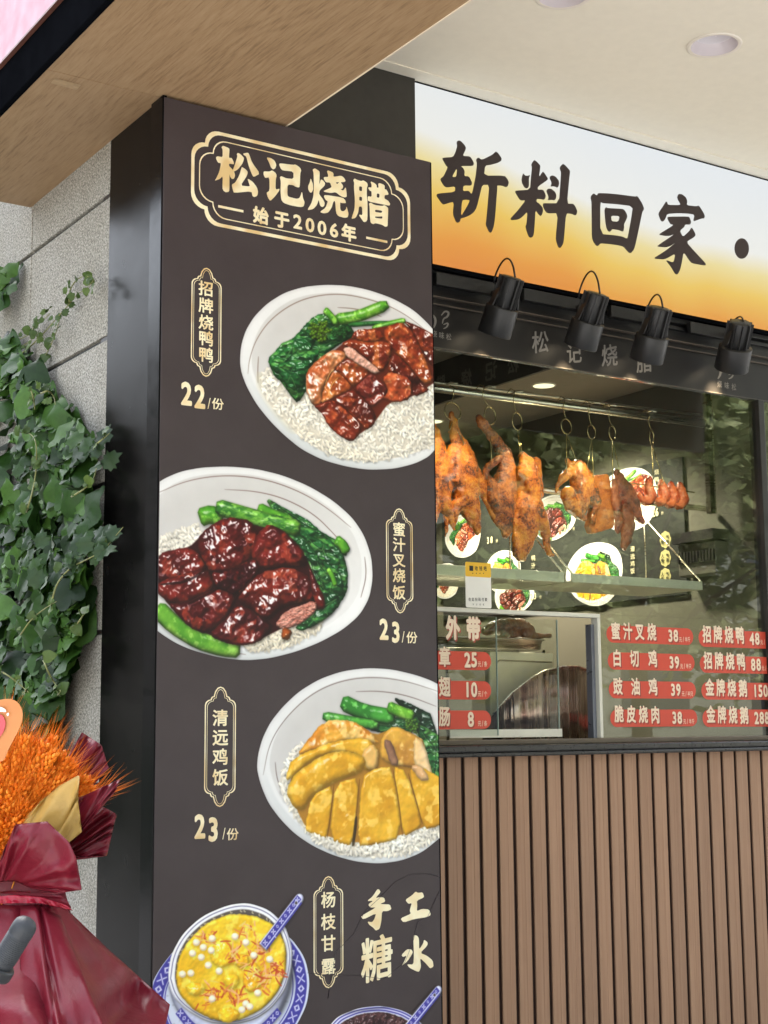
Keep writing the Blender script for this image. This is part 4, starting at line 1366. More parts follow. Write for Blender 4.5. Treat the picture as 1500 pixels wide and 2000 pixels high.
# ------------------------------------------------------------ sign, dark board, lettering
T = thing('dark_wall_board', (2.1, FY, 2.9), "plain dark olive board between the wood soffit and the lit sign", 'wall panel')
MB().box(1.78, 2.4255, FY - .004, FY + .12, 2.60, ZC - .001).obj('board', DPAN, T)
S0, S1 = 2.6165, 3.1767
T = thing('lit_shop_sign', (3.4, FY, 2.6), "backlit sign fading white to orange with four large dark brush characters", 'shop sign')
face = MB().box(2.4290, 4.74, FY, FY + .012, S0 + .002, S1).obj('sign_face', m_lightbox(), T)
MB().box(2.4262, 4.74, FY + .0125, FY + .11, S0 + .002, ZC - .0015).obj('light_box', BLACK, T)
MB().box(2.4262, 4.74, FY - .002, FY + .014, S0 - .012, S0 + .0015).obj('lower_frame', BLACK, T)
SIGN = [((840, 260, 9.375), [[(480, 190), (485, 155), (525, 135), (560, 150), (620, 210), (653, 265), (640, 320), (592, 420), (700, 425), (735, 440), (775, 500), (800, 560), (780, 605), (555, 605), (600, 640), (630, 700), (622, 790), (690, 790), (720, 815), (765, 910), (750, 965), (605, 962), (598, 1065), (690, 1058), (720, 1075), (752, 1118), (775, 1060), (830, 780), (850, 600), (848, 540), (835, 500), (850, 465), (885, 452), (945, 492), (1130, 400), (1175, 360), (1195, 338), (1240, 365), (1305, 460), (1300, 510), (1230, 550), (1100, 585), (1003, 598), (985, 780), (1360, 780), (1410, 840), (1438, 905), (1420, 970), (1385, 995), (1310, 965), (1220, 962), (1228, 985), (1190, 1500), (1165, 1700), (1125, 1810), (1100, 1830), (1070, 1810), (1010, 1680), (1022, 1600), (1050, 1300), (1078, 950), (950, 952), (910, 1120), (850, 1360), (800, 1450), (720, 1510), (620, 1550), (555, 1565), (545, 1620), (500, 1650), (465, 1625), (410, 1490), (430, 1258), (300, 1295), (240, 1312), (210, 1295), (115, 1160), (110, 1135), (140, 1108), (450, 1080), (455, 978), (300, 1000), (250, 975), (182, 865), (190, 830), (240, 795), (320, 628), (290, 605), (218, 480), (225, 458), (260, 450), (415, 440), (460, 350), (490, 240)], [(488, 640), (395, 805), (475, 803)], [(580, 1232), (650, 1222), (722, 1232), (690, 1310), (620, 1430), (560, 1525)]]),
        ((985, 300, 9.375), [[(545, 118), (590, 150), (650, 215), (655, 245), (630, 435), (690, 340), (708, 335), (735, 365), (795, 460), (780, 490), (610, 608), (607, 662), (690, 662), (720, 680), (752, 760), (750, 810), (720, 850), (650, 835), (590, 832), (583, 885), (640, 920), (695, 985), (706, 1040), (690, 1110), (660, 1150), (625, 1120), (565, 1040), (555, 1250), (535, 1480), (510, 1530), (475, 1545), (440, 1525), (400, 1420), (380, 1330), (400, 1300), (418, 1065), (340, 1145), (280, 1195), (220, 1215), (125, 1222), (105, 1200), (120, 1175), (240, 1045), (385, 858), (300, 862), (270, 840), (195, 720), (195, 690), (215, 680), (465, 662), (480, 450), (500, 255), (485, 210), (510, 160)]]),
        ((985, 300, 9.375), [[(342, 360), (375, 405), (420, 408), (470, 395), (445, 450), (447, 590), (430, 630), (395, 642), (360, 620), (320, 550), (308, 490), (318, 420)]]),
        ((985, 300, 9.375), [[(875, 400), (930, 420), (990, 490), (1000, 550), (985, 610), (955, 627), (930, 610), (890, 602), (840, 607), (858, 550), (850, 510), (825, 460), (830, 420)]]),
        ((985, 300, 9.375), [[(815, 640), (870, 655), (930, 710), (948, 770), (940, 830), (905, 860), (870, 850), (790, 858), (803, 810), (795, 770), (765, 700), (770, 665)]]),
        ((985, 300, 9.375), [[(1072, 187), (1120, 225), (1195, 310), (1198, 345), (1185, 450), (1143, 918), (1255, 920), (1290, 960), (1332, 1050), (1320, 1110), (1295, 1137), (1220, 1105), (1125, 1098), (1090, 1540), (1075, 1650), (1030, 1720), (1008, 1732), (980, 1715), (945, 1620), (935, 1540), (975, 1095), (800, 1097), (760, 1080), (715, 1010), (698, 950), (705, 918), (730, 910), (995, 912), (1030, 400), (1030, 340), (1007, 275), (1020, 235)]]),
        ((1135, 360, 10.714), [[(255, 188), (325, 240), (340, 200), (370, 185), (560, 192), (800, 215), (1125, 260), (1160, 245), (1190, 270), (1270, 400), (1310, 500), (1305, 540), (1275, 580), (1230, 800), (1140, 1230), (1100, 1370), (1050, 1430), (1015, 1445), (980, 1425), (930, 1370), (880, 1310), (800, 1285), (600, 1255), (395, 1238), (370, 1275), (335, 1297), (300, 1280), (250, 1210), (217, 1120), (213, 700), (210, 370), (190, 290), (200, 245)], [(395, 370), (450, 400), (700, 415), (1077, 460), (1040, 720), (970, 1100), (955, 1135), (930, 1130), (860, 1095), (720, 1070), (395, 1040)]]),
        ((1135, 360, 10.714), [[(515, 480), (555, 500), (860, 515), (900, 540), (940, 600), (962, 670), (950, 720), (890, 840), (895, 910), (880, 980), (855, 993), (780, 960), (640, 940), (625, 975), (585, 1000), (550, 975), (520, 910), (500, 800), (480, 560), (490, 510)], [(622, 658), (800, 668), (770, 785), (632, 775)]]),
        ((1265, 365, 6.818), [[(418, 95), (455, 100), (505, 140), (525, 190), (515, 245), (645, 260), (670, 250), (690, 265), (740, 345), (758, 390), (750, 420), (705, 425), (600, 465), (620, 372), (540, 358), (400, 352), (255, 362), (235, 420), (210, 458), (185, 465), (165, 445), (138, 370), (145, 340), (215, 235), (240, 195), (255, 205), (268, 242), (430, 243), (425, 220), (395, 170), (388, 140), (400, 105)]]),
        ((1265, 365, 6.818), [[(265, 398), (540, 395), (560, 420), (575, 470), (562, 505), (495, 502), (485, 535), (425, 585), (465, 668), (550, 590), (575, 545), (590, 550), (625, 610), (635, 645), (610, 675), (510, 735), (620, 860), (770, 1020), (768, 1045), (740, 1048), (585, 1020), (550, 985), (475, 870), (455, 990), (430, 1100), (405, 1155), (380, 1170), (355, 1155), (300, 1060), (240, 985), (260, 980), (320, 1005), (345, 995), (362, 890), (250, 955), (200, 968), (95, 960), (85, 945), (110, 930), (250, 840), (370, 740), (300, 790), (235, 808), (130, 798), (125, 785), (350, 632), (290, 655), (220, 655), (150, 640), (155, 625), (345, 508), (300, 500), (275, 460), (257, 420)]]),
        ((1265, 365, 6.818), [[(1248 + 98 * math.cos(t), 822 + 138 * math.sin(t)) for t in np.arange(0, 6.28, .35)]])]
groups = [[0], [1, 2, 3, 4, 5], [6, 7], [8, 9], [10]]
for g in groups:
    mb = MB()
    for i in g:
        outline(mb, *SIGN[i][0], SIGN[i][1], FY, .0015)
    mb.obj('brush_character', INK, face)

# ------------------------------------------------------------ lighting track and spots
TY = FY + .02
T = thing('light_track', (3.4, TY, 2.56), "black metal lighting track under the lit sign", 'light track')
zt = at(842, 524, 1, TY)[2]
mb = MB()
mb.box(2.30, 4.74, TY + .03, TY + .06, zt - .105, zt - .002)
mb.box(2.30, 4.74, TY, TY + .03, zt - .02, zt - .004)
mb.box(2.30, 4.74, TY + .012, TY + .03, zt - .040, zt - .028)
mb.obj('track_channel', SPOT, T, bevel=.001)
mb = MB()
mb.box(2.30, 4.74, TY + .004, TY + .035, zt - .083, zt - .0805)
mb.box(2.30, 4.74, TY + .010, TY + .035, zt - .105, zt - .1025)
mb.obj('track_ledge', simple('brown_ledge', (96, 86, 76), .5), T)
LAMP = glow('warm_lamp', (255, 236, 200), 6)
spots = [((1000, 541), (965, 653), (849, 541), (962, 575), (985, 545), 24), ((1166, 573), (1133, 677), (1020, 572), (1128, 603), (1155, 580), 27), ((1289, 601), (1262, 704), (1190, 605), (1260, 632), (1275, 605), 18), ((1447, 629), (1428, 721), (1345, 637), (1424, 652), (1435, 632), 8)]
SY = FY - .055
names = ["black track spotlight nearest the menu pillar", "black track spotlight with the large round cable loop, hanging over the header lettering", "black track spotlight between the large loop one and the last one", "black track spotlight farthest from the menu pillar with narrow cable loop"]
for k, (top, bot, d0, d1, lp, lr) in enumerate(spots):
    A, B = at(*top, 1, SY - .075), at(*bot, 1, SY + .012)
    ax = (B - A) / np.linalg.norm(B - A)
    Ln = np.linalg.norm(B - A)
    t = thing('track_spotlight', A, names[k], 'spotlight', 'spotlights along the track')
    dep = (A - CAM) @ FW
    px = dep / FPX
    hr, sr = 33 * px, 20.5 * px
    mb = MB()
    mb.lathe(A, ax, [(0, .002), (0, sr * .95), (.003, sr), (Ln * .60, sr), (Ln * .62, sr * .9), (Ln * .66, .01)], 28)
    o = mb.obj('heat_sink', SPOT, t)
    mb = MB()
    u = np.cross(ax, EY)
    u /= np.linalg.norm(u)
    w_ = np.cross(ax, u)
    for q in range(10):
        a = 2 * math.pi * q / 10 + .3
        dr = u * math.cos(a) + w_ * math.sin(a)
        tg = np.cross(ax, dr)
        mb.obox(A + ax * (Ln * .31) + dr * (sr + .004), dr, .0055, tg, .0016, ax, Ln * .30)
    mb.obj('cooling_fins', SPOT, o)
    mb = MB()
    mb.lathe(A + ax * Ln * .52, ax, [(0, .004), (0, hr * .985), (.002, hr), (Ln * .48 - .002, hr * 1.02), (Ln * .48, hr * 1.0), (Ln * .48 - .004, hr * .93), (Ln * .3, hr * .7), (Ln * .12, .004)], 40)
    o = mb.obj('lamp_head', SPOT, t)
    MB().lathe(A + ax * Ln * .86, ax, [(0, .001), (.001, hr * .55), (0, hr * .6)], 24).obj('lens', LAMP, o)
    for sgn in (-1, 1):
        sd = EX * sgn
        mb = MB()
        mb.add([A + ax * Ln * .22 + sd * (sr + .006) - EY * .012, A + ax * Ln * .22 + sd * (sr + .006) + EY * .012, A + ax * Ln * .55 + sd * hr * .98 - EY * .016, A + ax * Ln * .55 + sd * hr * .98 + EY * .016,
                A + ax * Ln * .22 + sd * (sr + .003) - EY * .012, A + ax * Ln * .22 + sd * (sr + .003) + EY * .012, A + ax * Ln * .55 + sd * (hr * .98 - .004) - EY * .016, A + ax * Ln * .55 + sd * (hr * .98 - .004) + EY * .016],
               [(0, 1, 3, 2), (4, 6, 7, 5), (0, 4, 5, 1), (2, 3, 7, 6), (0, 2, 6, 4), (1, 5, 7, 3)])
        mb.obj('bracket', SPOT, t)
    P0, P1 = at(*d0, 1, TY - .012), at(*d1, 1, TY - .012)
    mb = MB()
    mb.box(P0[0], P1[0], TY - .022, TY - .001, P0[2] - .024, P0[2] + .014)
    mb.tube([P1 + EX * .0, A + ax * Ln * .25], .011, 10)
    mb.obj('driver_box', SPOT, t, bevel=.002)
    c0 = A + u * 0 - ax * .002 + EX * sr * .35
    c1 = P1 + EZ * .016 - EX * .0
    mid = (c0 + c1) / 2
    pts = []
    hgt = (lr * 2.0) * px
    for q in np.linspace(0, 1, 13):
        p = c0 * (1 - q) + c1 * q
        pts.append(p + EZ * hgt * (math.sin(math.pi * q) ** .6) - EY * .01 * math.sin(math.pi * q))
    MB().tube(pts, .0030, 7).obj('cable_loop', simple('black_cable', (20, 19, 20), .4), t)
    sl = bpy.data.lights.new('spotlight_lamp', 'SPOT')
    sl.energy, sl.color, sl.spot_size, sl.spot_blend, sl.shadow_soft_size = 6.5, (1, .78, .50), math.radians(38), 1.0, .03
    so = bpy.data.objects.new('spotlight_lamp', sl)
    COL.objects.link(so)
    tgt = Vector(at(*((880, 960), (1010, 960), (1150, 960), (1290, 960))[k], 1, GY + .26) - B).normalized()
    so.location = tuple(B + ax * .004)
    so.rotation_euler = (-tgt).to_track_quat('Z', 'Y').to_euler()
    so.parent = t
    so.matrix_parent_inverse = Matrix.Translation(-Vector(t.location))
# ------------------------------------------------------------ counter
T = thing('counter', (3.2, FY, 0), "serving counter with black stone ledge above brown fluted slats", 'counter')
pitch, gw, gd = .0617, .0140, .012
x = at(853, 1490, 1, FY)[0] - .21
prof = []
X0 = x
while x < 4.7:
    fw_ = pitch - gw
    prof += [(x, FY), (x + fw_ * .60, FY), (x + fw_ * .605, FY + .0006), (x + fw_ * .612, FY + .0006), (x + fw_ * .617, FY), (x + fw_, FY), (x + fw_, FY + gd), (x + pitch, FY + gd)]
    x += pitch
zt_ = at(885, 1471.3, 1, FY - .035)[2]
mb = MB()
mb.add([(p[0], p[1], z) for p in prof for z in (.02, zt_ + .004)], [(2 * i, 2 * i + 2, 2 * i + 3, 2 * i + 1) for i in range(len(prof) - 1)])
kk = NB('brown_fluted_panel')
_g = kk.n("NewGeometry")
_s = kk.n("SeparateXYZ")
kk.l(_g.outputs['Position'], _s.inputs[0])
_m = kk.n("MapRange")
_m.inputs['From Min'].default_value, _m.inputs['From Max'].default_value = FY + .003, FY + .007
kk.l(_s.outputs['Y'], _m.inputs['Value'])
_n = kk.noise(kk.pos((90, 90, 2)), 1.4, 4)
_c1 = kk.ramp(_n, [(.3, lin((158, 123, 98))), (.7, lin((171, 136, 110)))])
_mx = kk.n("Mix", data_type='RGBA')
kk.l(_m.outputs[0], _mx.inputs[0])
_sc = kk.n("Math", operation='DIVIDE')
_sc.inputs[1].default_value = pitch
kk.l(_s.outputs['X'], _sc.inputs[0])
_of = kk.n("Math", operation='SUBTRACT')
_of.inputs[1].default_value = X0 / pitch
kk.l(_sc.outputs[0], _of.inputs[0])
_fl = kk.n("Math", operation='FLOOR')
kk.l(_of.outputs[0], _fl.inputs[0])
_wn = kk.n("TexWhiteNoise", noise_dimensions='1D')
kk.l(_fl.outputs[0], _wn.inputs['W'])
_tn = kk.n("Mix", data_type='RGBA', blend_type='MULTIPLY')
_tn.inputs[0].default_value = 1
kk.l(_c1, _tn.inputs[6])
kk.l(kk.ramp(_wn.outputs[0], [(0, (.90, .90, .91)), (1, (1.06, 1.05, 1.04))]), _tn.inputs[7])
_st = kk.ramp(kk.noise(kk.pos((7, 7, 1.6)), 1.3, 5), [(.30, (.86, .85, .84)), (.55, (1, 1, 1))])
_t2 = kk.n("Mix", data_type='RGBA', blend_type='MULTIPLY')
_t2.inputs[0].default_value = .6
kk.l(_tn.outputs[2], _t2.inputs[6])
kk.l(_st, _t2.inputs[7])
kk.l(_t2.outputs[2], _mx.inputs[6])
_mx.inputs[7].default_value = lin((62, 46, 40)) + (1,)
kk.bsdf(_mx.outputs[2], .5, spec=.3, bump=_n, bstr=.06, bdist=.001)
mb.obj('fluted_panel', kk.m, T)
MB().box(2.2, 4.7, FY + gd + .001, FY + .1, .0, zt_ - .01).obj('counter_core', BLACK, T)
LEDG = simple('black_stone', (44, 43, 42), .3, var=.25, scale=40, bstr=.1)
zl = at(885, 1457, 1, FY - .035)[2]
MB().box(2.2, 4.7, FY - .035, GY + .06, zt_, zl).obj('stone_ledge', LEDG, T, bevel=.005)
MB().box(2.2, 4.7, FY - .037, FY + .01, zt_ - .0125, zt_ - .0005).obj('lower_lip', LEDG, T, bevel=.004)
zs_ = at(885, 1446, 1, GY - .012)[2]
MB().box(2.2, 4.7, GY - .014, GY + .05, zl + .0005, zs_).obj('sill', simple('taupe_sill', (112, 100, 86), .45), T, bevel=.002)
WT = zs_ - .02
MB().box(2.2, 4.7, GY + .065, GY + .75, WT - .04, WT).obj('worktop', m_steel('worktop_steel', (150, 148, 140), .3), T)

# ------------------------------------------------------------ shop window
T = thing('shop_window', (3.1, GY, 1.2), "glazed serving window with black header and red price decals", 'shop window')
hz0 = at(842.7, 679.5, 1, GY)[2]
hz1 = at(842, 583, 1, GY - .01)[2]
hk = NB('black_header_film')
_n = hk.noise(hk.pos(), 12, 4)
hk.bsdf(hk.ramp(_n, [(.3, lin((29, 27, 26))), (.7, lin((35, 33, 31)))]), .42, spec=.4)
hdr = MB().box(2.25, 4.7, GY - .006, GY + .012, hz0, zt - .06).obj('header_band', hk.m, T)
MB().box(2.25, 4.7, GY - .009, GY - .0065, hz0 + .0, hz0 + .003).obj('header_edge', simple('header_edge', (70, 66, 60), .4), T)
ETCH = simple('etched_grey', (122, 118, 112), .7, var=.08)
mb = MB()
for ch, x, y, h in (('松', 1055, 668, 44), ('记', 1121, 690, 40), ('烧', 1190, 694, 44), ('腊', 1258, 706, 44)):
    word(mb, ch, GY - .006, (x, y), (x, y), h, .016, .95, .001, .2)
mb.obj('header_lettering', ETCH, hdr)
mb = MB()


def brush(mb, pts, w0, y):
    """one tapering brush stroke through photo pixels on the plane Y = y"""
    q = np.array(pts, float)
    for _ in range(2):
        r = np.empty((len(q) * 2 - 2, 2))
        r[0::2], r[1::2] = .75 * q[:-1] + .25 * q[1:], .25 * q[:-1] + .75 * q[1:]
        q = np.vstack([q[:1], r, q[-1:]])
    n = len(q)
    L, R = [], []
    for i in range(n):
        t = q[min(i + 1, n - 1)] - q[max(i - 1, 0)]
        t = t / (np.linalg.norm(t) + 1e-9)
        ww = w0 * (.25 + .75 * math.sin(math.pi * (.08 + .88 * i / (n - 1))))
        L.append(q[i] + np.array([-t[1], t[0]]) * ww)
        R.append(q[i] - np.array([-t[1], t[0]]) * ww)
    P = [at(p[0], p[1], 1, y) for p in L + R]
    mb.add(P, [(i, i + 1, n + i + 1, n + i) for i in range(n - 1)])


for dx, dy in ((0, 0), (557, 98)):
    brush(mb, [(842 + dx, 612 + dy), (851 + dx, 622 + dy), (850 + dx, 634 + dy), (845 + dx, 642 + dy)], 2.2, GY - .0068)
    brush(mb, [(862 + dx, 616 + dy), (869 + dx, 607 + dy), (877 + dx, 610 + dy), (874 + dx, 619 + dy), (866 + dx, 622 + dy), (864 + dx, 632 + dy)], 2.0, GY - .0069)
    brush(mb, [(866 + dx, 634 + dy), (876 + dx, 630 + dy), (873 + dx, 639 + dy), (866 + dx, 642 + dy)], 1.6, GY - .0070)
    for i, ch in enumerate('烧味松'):
        xx, yy = 848 + dx + i * 14, 652 + dy + i * 3
        word(mb, ch, GY - .006, (xx, yy), (xx, yy), 14, .01, .9, .001, .1)
mb.obj('flame_emblem', ETCH, hdr)

# glass pane with the serving opening left out
OX0, OZ1 = at(852, 1196, 1, GY)[0] - .25, at(1000, 1192, 1, GY)[2]
OX1 = at(1171, 1300, 1, GY)[0]
XR = at(1487, 1100, 1, GY)[0]
mb = MB()
mb.box(2.26, XR, GY - .003, GY + .003, OZ1 + .001, hz0 - .001)
mb.box(OX1 + .001, XR, GY - .003, GY + .003, zs_ + .001, OZ1 + .0005)
mb.obj('glass_pane', GLASS, T)
MB().box(XR, XR + .028, GY - .02, GY + .03, zs_ + .001, hz0 - .001).obj('window_post', simple('dark_bronze', (40, 38, 36), .35), T, bevel=.002)
MB().box(XR + .029, 4.7, GY - .003, GY + .003, zs_ + .001, hz0 - .001).obj('glass_pane', GLASS, T)
ALU = simple('pale_aluminium', (214, 212, 198), .4, metal=0, var=.05)
mb = MB()
fwid = .0125
mb.box(OX0, OX1, GY - .010, GY + .02, OZ1 - fwid, OZ1)
mb.box(OX1 - fwid, OX1, GY - .010, GY + .02, zs_ + .001, OZ1 - fwid - .0005)
mb.obj('opening_frame', ALU, T, bevel=.0015)
MB().box(OX1 - fwid - .016, OX1 - fwid - .003, GY + .004, GY + .03, zs_ + .001, OZ1 - fwid - .02).obj('guide_rail', simple('grey_blue_rail', (120, 124, 136), .3, metal=.5), T)
sx1 = at(1087, 1300, 1, GY + .02)[0]
sx0 = at(968, 1300, 1, GY + .008)[0]
GL2 = m_glass('sliding_glass', (.93, .95, .93), .8)
EDGE = simple('glass_edge', (150, 166, 156), .2)
for nm, a, b, yy in (('sliding_pane', OX0, sx1, GY + .016), ('sliding_pane', OX0, sx0, GY + .004)):
    p = MB().box(a, b, yy - .0025, yy + .0025, zs_ + .012, OZ1 - .022).obj(nm, GL2, T)
    MB().box(b + .0002, b + .0022, yy - .0026, yy + .0026, zs_ + .012, OZ1 - .022).obj('pane_edge', EDGE, p)
MB().box(at(878, 1420, 1, GY + .012)[0], at(1097, 1430, 1, GY + .012)[0], GY + .0095, GY + .0127, zs_ + .006, zs_ + .030).obj('bottom_rail', ALU, T)

PILL = simple('red_vinyl', (206, 74, 54), .4, var=.04, spec=.4)
CREAM = simple('cream_vinyl', (238, 216, 190), .5, var=.03)
PSHD = simple('dark_red_vinyl', (160, 60, 44), .5, var=.03)
py_ = GY - .0034


def decal(cx, cy, w, h, texts, num=None, y=py_, label=None):
    c = at(cx, cy, 1, y)
    l, r = at(cx - w / 2, cy, 1, y)[0], at(cx + w / 2, cy, 1, y)[0]
    dep = (c - CAM) @ FW
    hh = h / 2 * dep / FPX
    L = [(r - hh + hh * math.cos(a), c[2] + hh * math.sin(a)) for a in np.linspace(-1.57, 1.57, 12)] + [(l + hh + hh * math.cos(a), c[2] + hh * math.sin(a)) for a in np.linspace(1.57, 4.71, 12)]
    mb = MB()
    mb.poly([L], lambda a, b: (a, y - .0004, b))
    o = mb.obj('price_decal', PILL, T)
    if label:
        o['label'] = label
    m1, m2 = MB(), MB()
    for ch, x, yy, hp, bold, sx in texts:
        word(m1, ch, y, (x, yy), (x, yy), hp, bold, sx, .0012)
        if hp > 18:
            word(m2, ch, y, (x + 2.2, yy + 2.6), (x + 2.2, yy + 2.6), hp, bold + .012, sx, .0008)
    m2.obj('lettering_shade', PSHD, o)
    m1.obj('price_lettering', CREAM, o)


def R(x, y):
    return 1170 + x / 4.545, 1190 + y / 4.545


rows = [(450, 231, 770, '蜜汁叉烧', [145, 252, 358, 465], 200, '38', 655, 235, '元/半斤', 758, 268), (462, 466, 770, '白切鸡', [157, 312, 475], 440, '39', 665, 472, '元/半只', 768, 505), (472, 716, 772, '豉油鸡', [165, 322, 477], 690, '39', 678, 715, '元/半只', 782, 750), (485, 966, 772, '脆皮烧肉', [175, 283, 390, 497], 935, '38', 690, 963, '元/半斤', 795, 995),
        (1268, 268, 770, '招牌烧鸭', [955, 1052, 1150, 1247], 228, '48', 1378, 262, '元/半只', 1478, 292), (1280, 494, 772, '招牌烧鸭', [965, 1062, 1160, 1257], 462, '88', 1390, 492, '元/只', 1478, 522), (1294, 727, 772, '金牌烧鹅', [980, 1077, 1175, 1275], 700, '150', 1430, 725, '元/半只', 1530, 750), (1304, 966, 772, '金牌烧鹅', [990, 1088, 1186, 1286], 940, '288', 1442, 965, '元/只', 1540, 990)]
for cx, cy, w_, nm, xs, ty, num, nx, ny, unit, ux, uy in rows:
    tx = [(ch, *R(x_, ty - 8 + i * 3), 33, .03, .70) for i, (ch, x_) in enumerate(zip(nm, xs))]
    st = 48 if len(num) == 2 else 46
    tx += [(ch, *R(nx + (i - (len(num) - 1) / 2) * st, ny), 22, .035, .78) for i, ch in enumerate(num)]
    tx += [(ch, *R(ux + (i - (len(unit) - 1) / 2) * 25, uy), 10, .01, .72) for i, ch in enumerate(unit)]
    cc = R(cx, cy)
    decal(*cc, w_ / 4.545, 33, tx)
for cy, ch0, num, unit in ((1290, '章', '25', '元/条'), (1348, '翅', '10', '元/个'), (1406, '肠', '8', '元/条')):
    tx = [(ch0, 868, cy - 7, 38, .03, .7)] + [({'章': '鱼', '翅': '鸡', '肠': '香'}[ch0], 838, cy - 7, 38, .03, .7)]
    tx += [(c, 919 + (i - (len(num) - 1) / 2) * 13, cy - 1, 27, .035, .78) for i, c in enumerate(num)]
    tx += [(c, 942 + (i - 1) * 6, cy + 7, 11, .01, .72) for i, c in enumerate(unit)]
    decal(895, cy, 128, 36, tx)
m1, m2 = MB(), MB()
for ch, x, y in (('斗', 838, 1224), ('外', 884, 1226), ('带', 924, 1228)):
    word(m1, ch, py_, (x, y), (x, y), 45, .05, .72, .0012)
    word(m2, ch, py_, (x + 2, y + 2.5), (x + 2, y + 2.5), 45, .06, .72, .0008)
m2.obj('heading_shade', PSHD, T)
m1.obj('takeaway_heading', CREAM, T)

# payment stickers: the scan code is left out
WH = simple('white_sticker', (236, 234, 226), .45, var=.03)
YE = simple('yellow_sticker', (236, 186, 48), .45, var=.03)
TX = simple('black_print', (30, 30, 30), .5)


def sticker(cx, cy, w, h, y, label, full=True):
    P = at(cx, cy, 1, y)
    dep = (P - CAM) @ FW
    k = dep / FPX
    x0, x1 = at(cx - w / 2, cy, 1, y)[0], at(cx + w / 2, cy, 1, y)[0]
    hh = h / 2 * k
    t = thing('payment_sticker', P, label, 'sticker')
    r = .005
    rect = lambda za, zb: [(x1 - r + r * math.cos(a), zb - r + r * math.sin(a)) for a in np.linspace(0, 1.57, 5)] + [(x0 + r + r * math.cos(a), zb - r + r * math.sin(a)) for a in np.linspace(1.57, 3.14, 5)] + [(x0 + r + r * math.cos(a), za + r + r * math.sin(a)) for a in np.linspace(3.14, 4.71, 5)] + [(x1 - r + r * math.cos(a), za + r + r * math.sin(a)) for a in np.linspace(4.71, 6.28, 5)]
    mb = MB()
    mb.poly([rect(P[2] - hh, P[2] + hh)], lambda a, b: (a, y - .0004, b))
    mb.obj('sheet', WH, t)
    mb = MB()
    mb.poly([rect(P[2] + hh * .36, P[2] + hh)], lambda a, b: (a, y - .0008, b))
    mb.obj('yellow_header', YE, t)
    mb = MB()
    word(mb, '收钱吧', y, (cx - 4, cy - h * .37), (cx + 13, cy - h * .365), 9, .02, .8, .0012)
    for i in range(4):
        p = at(cx - 11 + i * 7, cy - h * .26, 1, y)
        put_glyph(mb, '•', p, 3 * k, EX, EZ, -EY, 0, 1, .0012)
    p = at(cx - 14, cy - h * .37, 1, y)
    mb.box(p[0] - 4.5 * k, p[0] + 4.5 * k, y - .0014, y - .0009, p[2] - 5 * k, p[2] + 5 * k)
    mb.obj('sticker_emblem', TX, t)
    mb = MB()
    word(mb, '在此扫码付款', y, (cx - 17, cy + h * .31), (cx + 15, cy + h * .315), 7, .02, .8, .0008)
    word(mb, '安全便捷', y, (cx - 10, cy + h * .42), (cx + 10, cy + h * .425), 4, .0, .8, .0008)
    mb.obj('sticker_print', TX, t)


sticker(934, 1143, 50, 89, GY - .0036, "white and yellow payment sticker on the glass above the serving opening")
sticker(1467, 1225, 42, 74, GY + .30, "pale payment sticker showing behind the roast duck price decal")

# ------------------------------------------------------------ shop interior
BMP = at(952, 758, 2, 2.40)
XB_ = BMP[0]
ZI = at(844, 712, 0, XB_)[2]
IW = simple('grey_interior_wall', (100, 99, 86), .7, var=.05, scale=3)
struct(MB().box(2.2, 4.72, GY + .03, 6.0, ZI, ZI + .05).obj('interior_ceiling', simple('interior_ceiling_paint', (176, 170, 154), .7, var=.03)))
struct(MB().box(2.2, 4.72, GY + .75, 6.0, .02, .06).obj('interior_floor', simple('grey_tile_floor', (90, 88, 84), .5)))
struct(MB().box(2.2, 4.72, 5.95, 6.0, .06, ZI).obj('back_wall', simple('dim_back_wall', (104, 100, 90), .7)))
BX = 3.988
struct(MB().box(BX + .012, BX + .06, GY + .05, 5.95, .06, ZI).obj('side_wall', IW))
struct(MB().box(2.15, 2.19, FY, 6.0, .06, ZI).obj('left_wall', simple('dim_left_wall', (96, 94, 86), .7)))
# roof over the room
MBR = MB().box(2.1, 4.76, FY + .115, 6.05, ZI + .06, ZI + .2).obj('room_roof_slab', DPAN)
struct(MBR)

T = thing('hanging_header', BMP, "dark header band with mirrored etched lettering hung from the interior ceiling", 'header band')
bd = MB().box(XB_, XB_ + .012, GY + .03, 5.9, BMP[2], ZI - .001).obj('band', simple('brown_black_film', (46, 41, 38), .5), T)
mb = MB()
for ch, x, y, h in (('松', 1003, 712, 34), ('记', 960, 724, 38), ('烧', 912, 738, 34), ('腊', 862, 748, 30)):
    mb = MB()
    P = at(x, y, 0, XB_)
    dep = (P - CAM) @ FW
    put_glyph(mb, ch, P, h * dep / FPX, -EY, EZ, -EX, .03, 1.0, .002, 0, True)
    mb.obj('mirrored_lettering', ETCH, bd)

lampm = glow('interior_lamp_disc', (255, 244, 196), 2.2)
for k, (px, py, rr) in enumerate(((1062, 752, .042), (846, 822, .04))):
    P = at(px, py, 2, ZI)
    t = thing('interior_downlight', P, ("lit round downlight in the shop's inner ceiling above the steel rail", "lit round downlight far inside beside the menu pillar edge")[k], 'ceiling light', 'lit downlights inside the shop')
    MB().lathe(P, -EZ, [(.001, rr + .006), (.004, rr + .005), (.004, rr)], 28).obj('rim', WH, t)
    MB().lathe(P, -EZ, [(.0035, rr), (.0035, .001)], 28).obj('lens', lampm, t)
    pl = bpy.data.lights.new('downlight_lamp', 'SPOT')
    pl.energy, pl.color, pl.shadow_soft_size, pl.spot_size, pl.spot_blend = 26, (1, .87, .66), .06, math.radians(130), .6
    po = bpy.data.objects.new('downlight_lamp', pl)
    COL.objects.link(po)
    po.location = tuple(P - EZ * .03)
    po.parent = t
    po.matrix_parent_inverse = Matrix.Translation(-Vector(t.location))

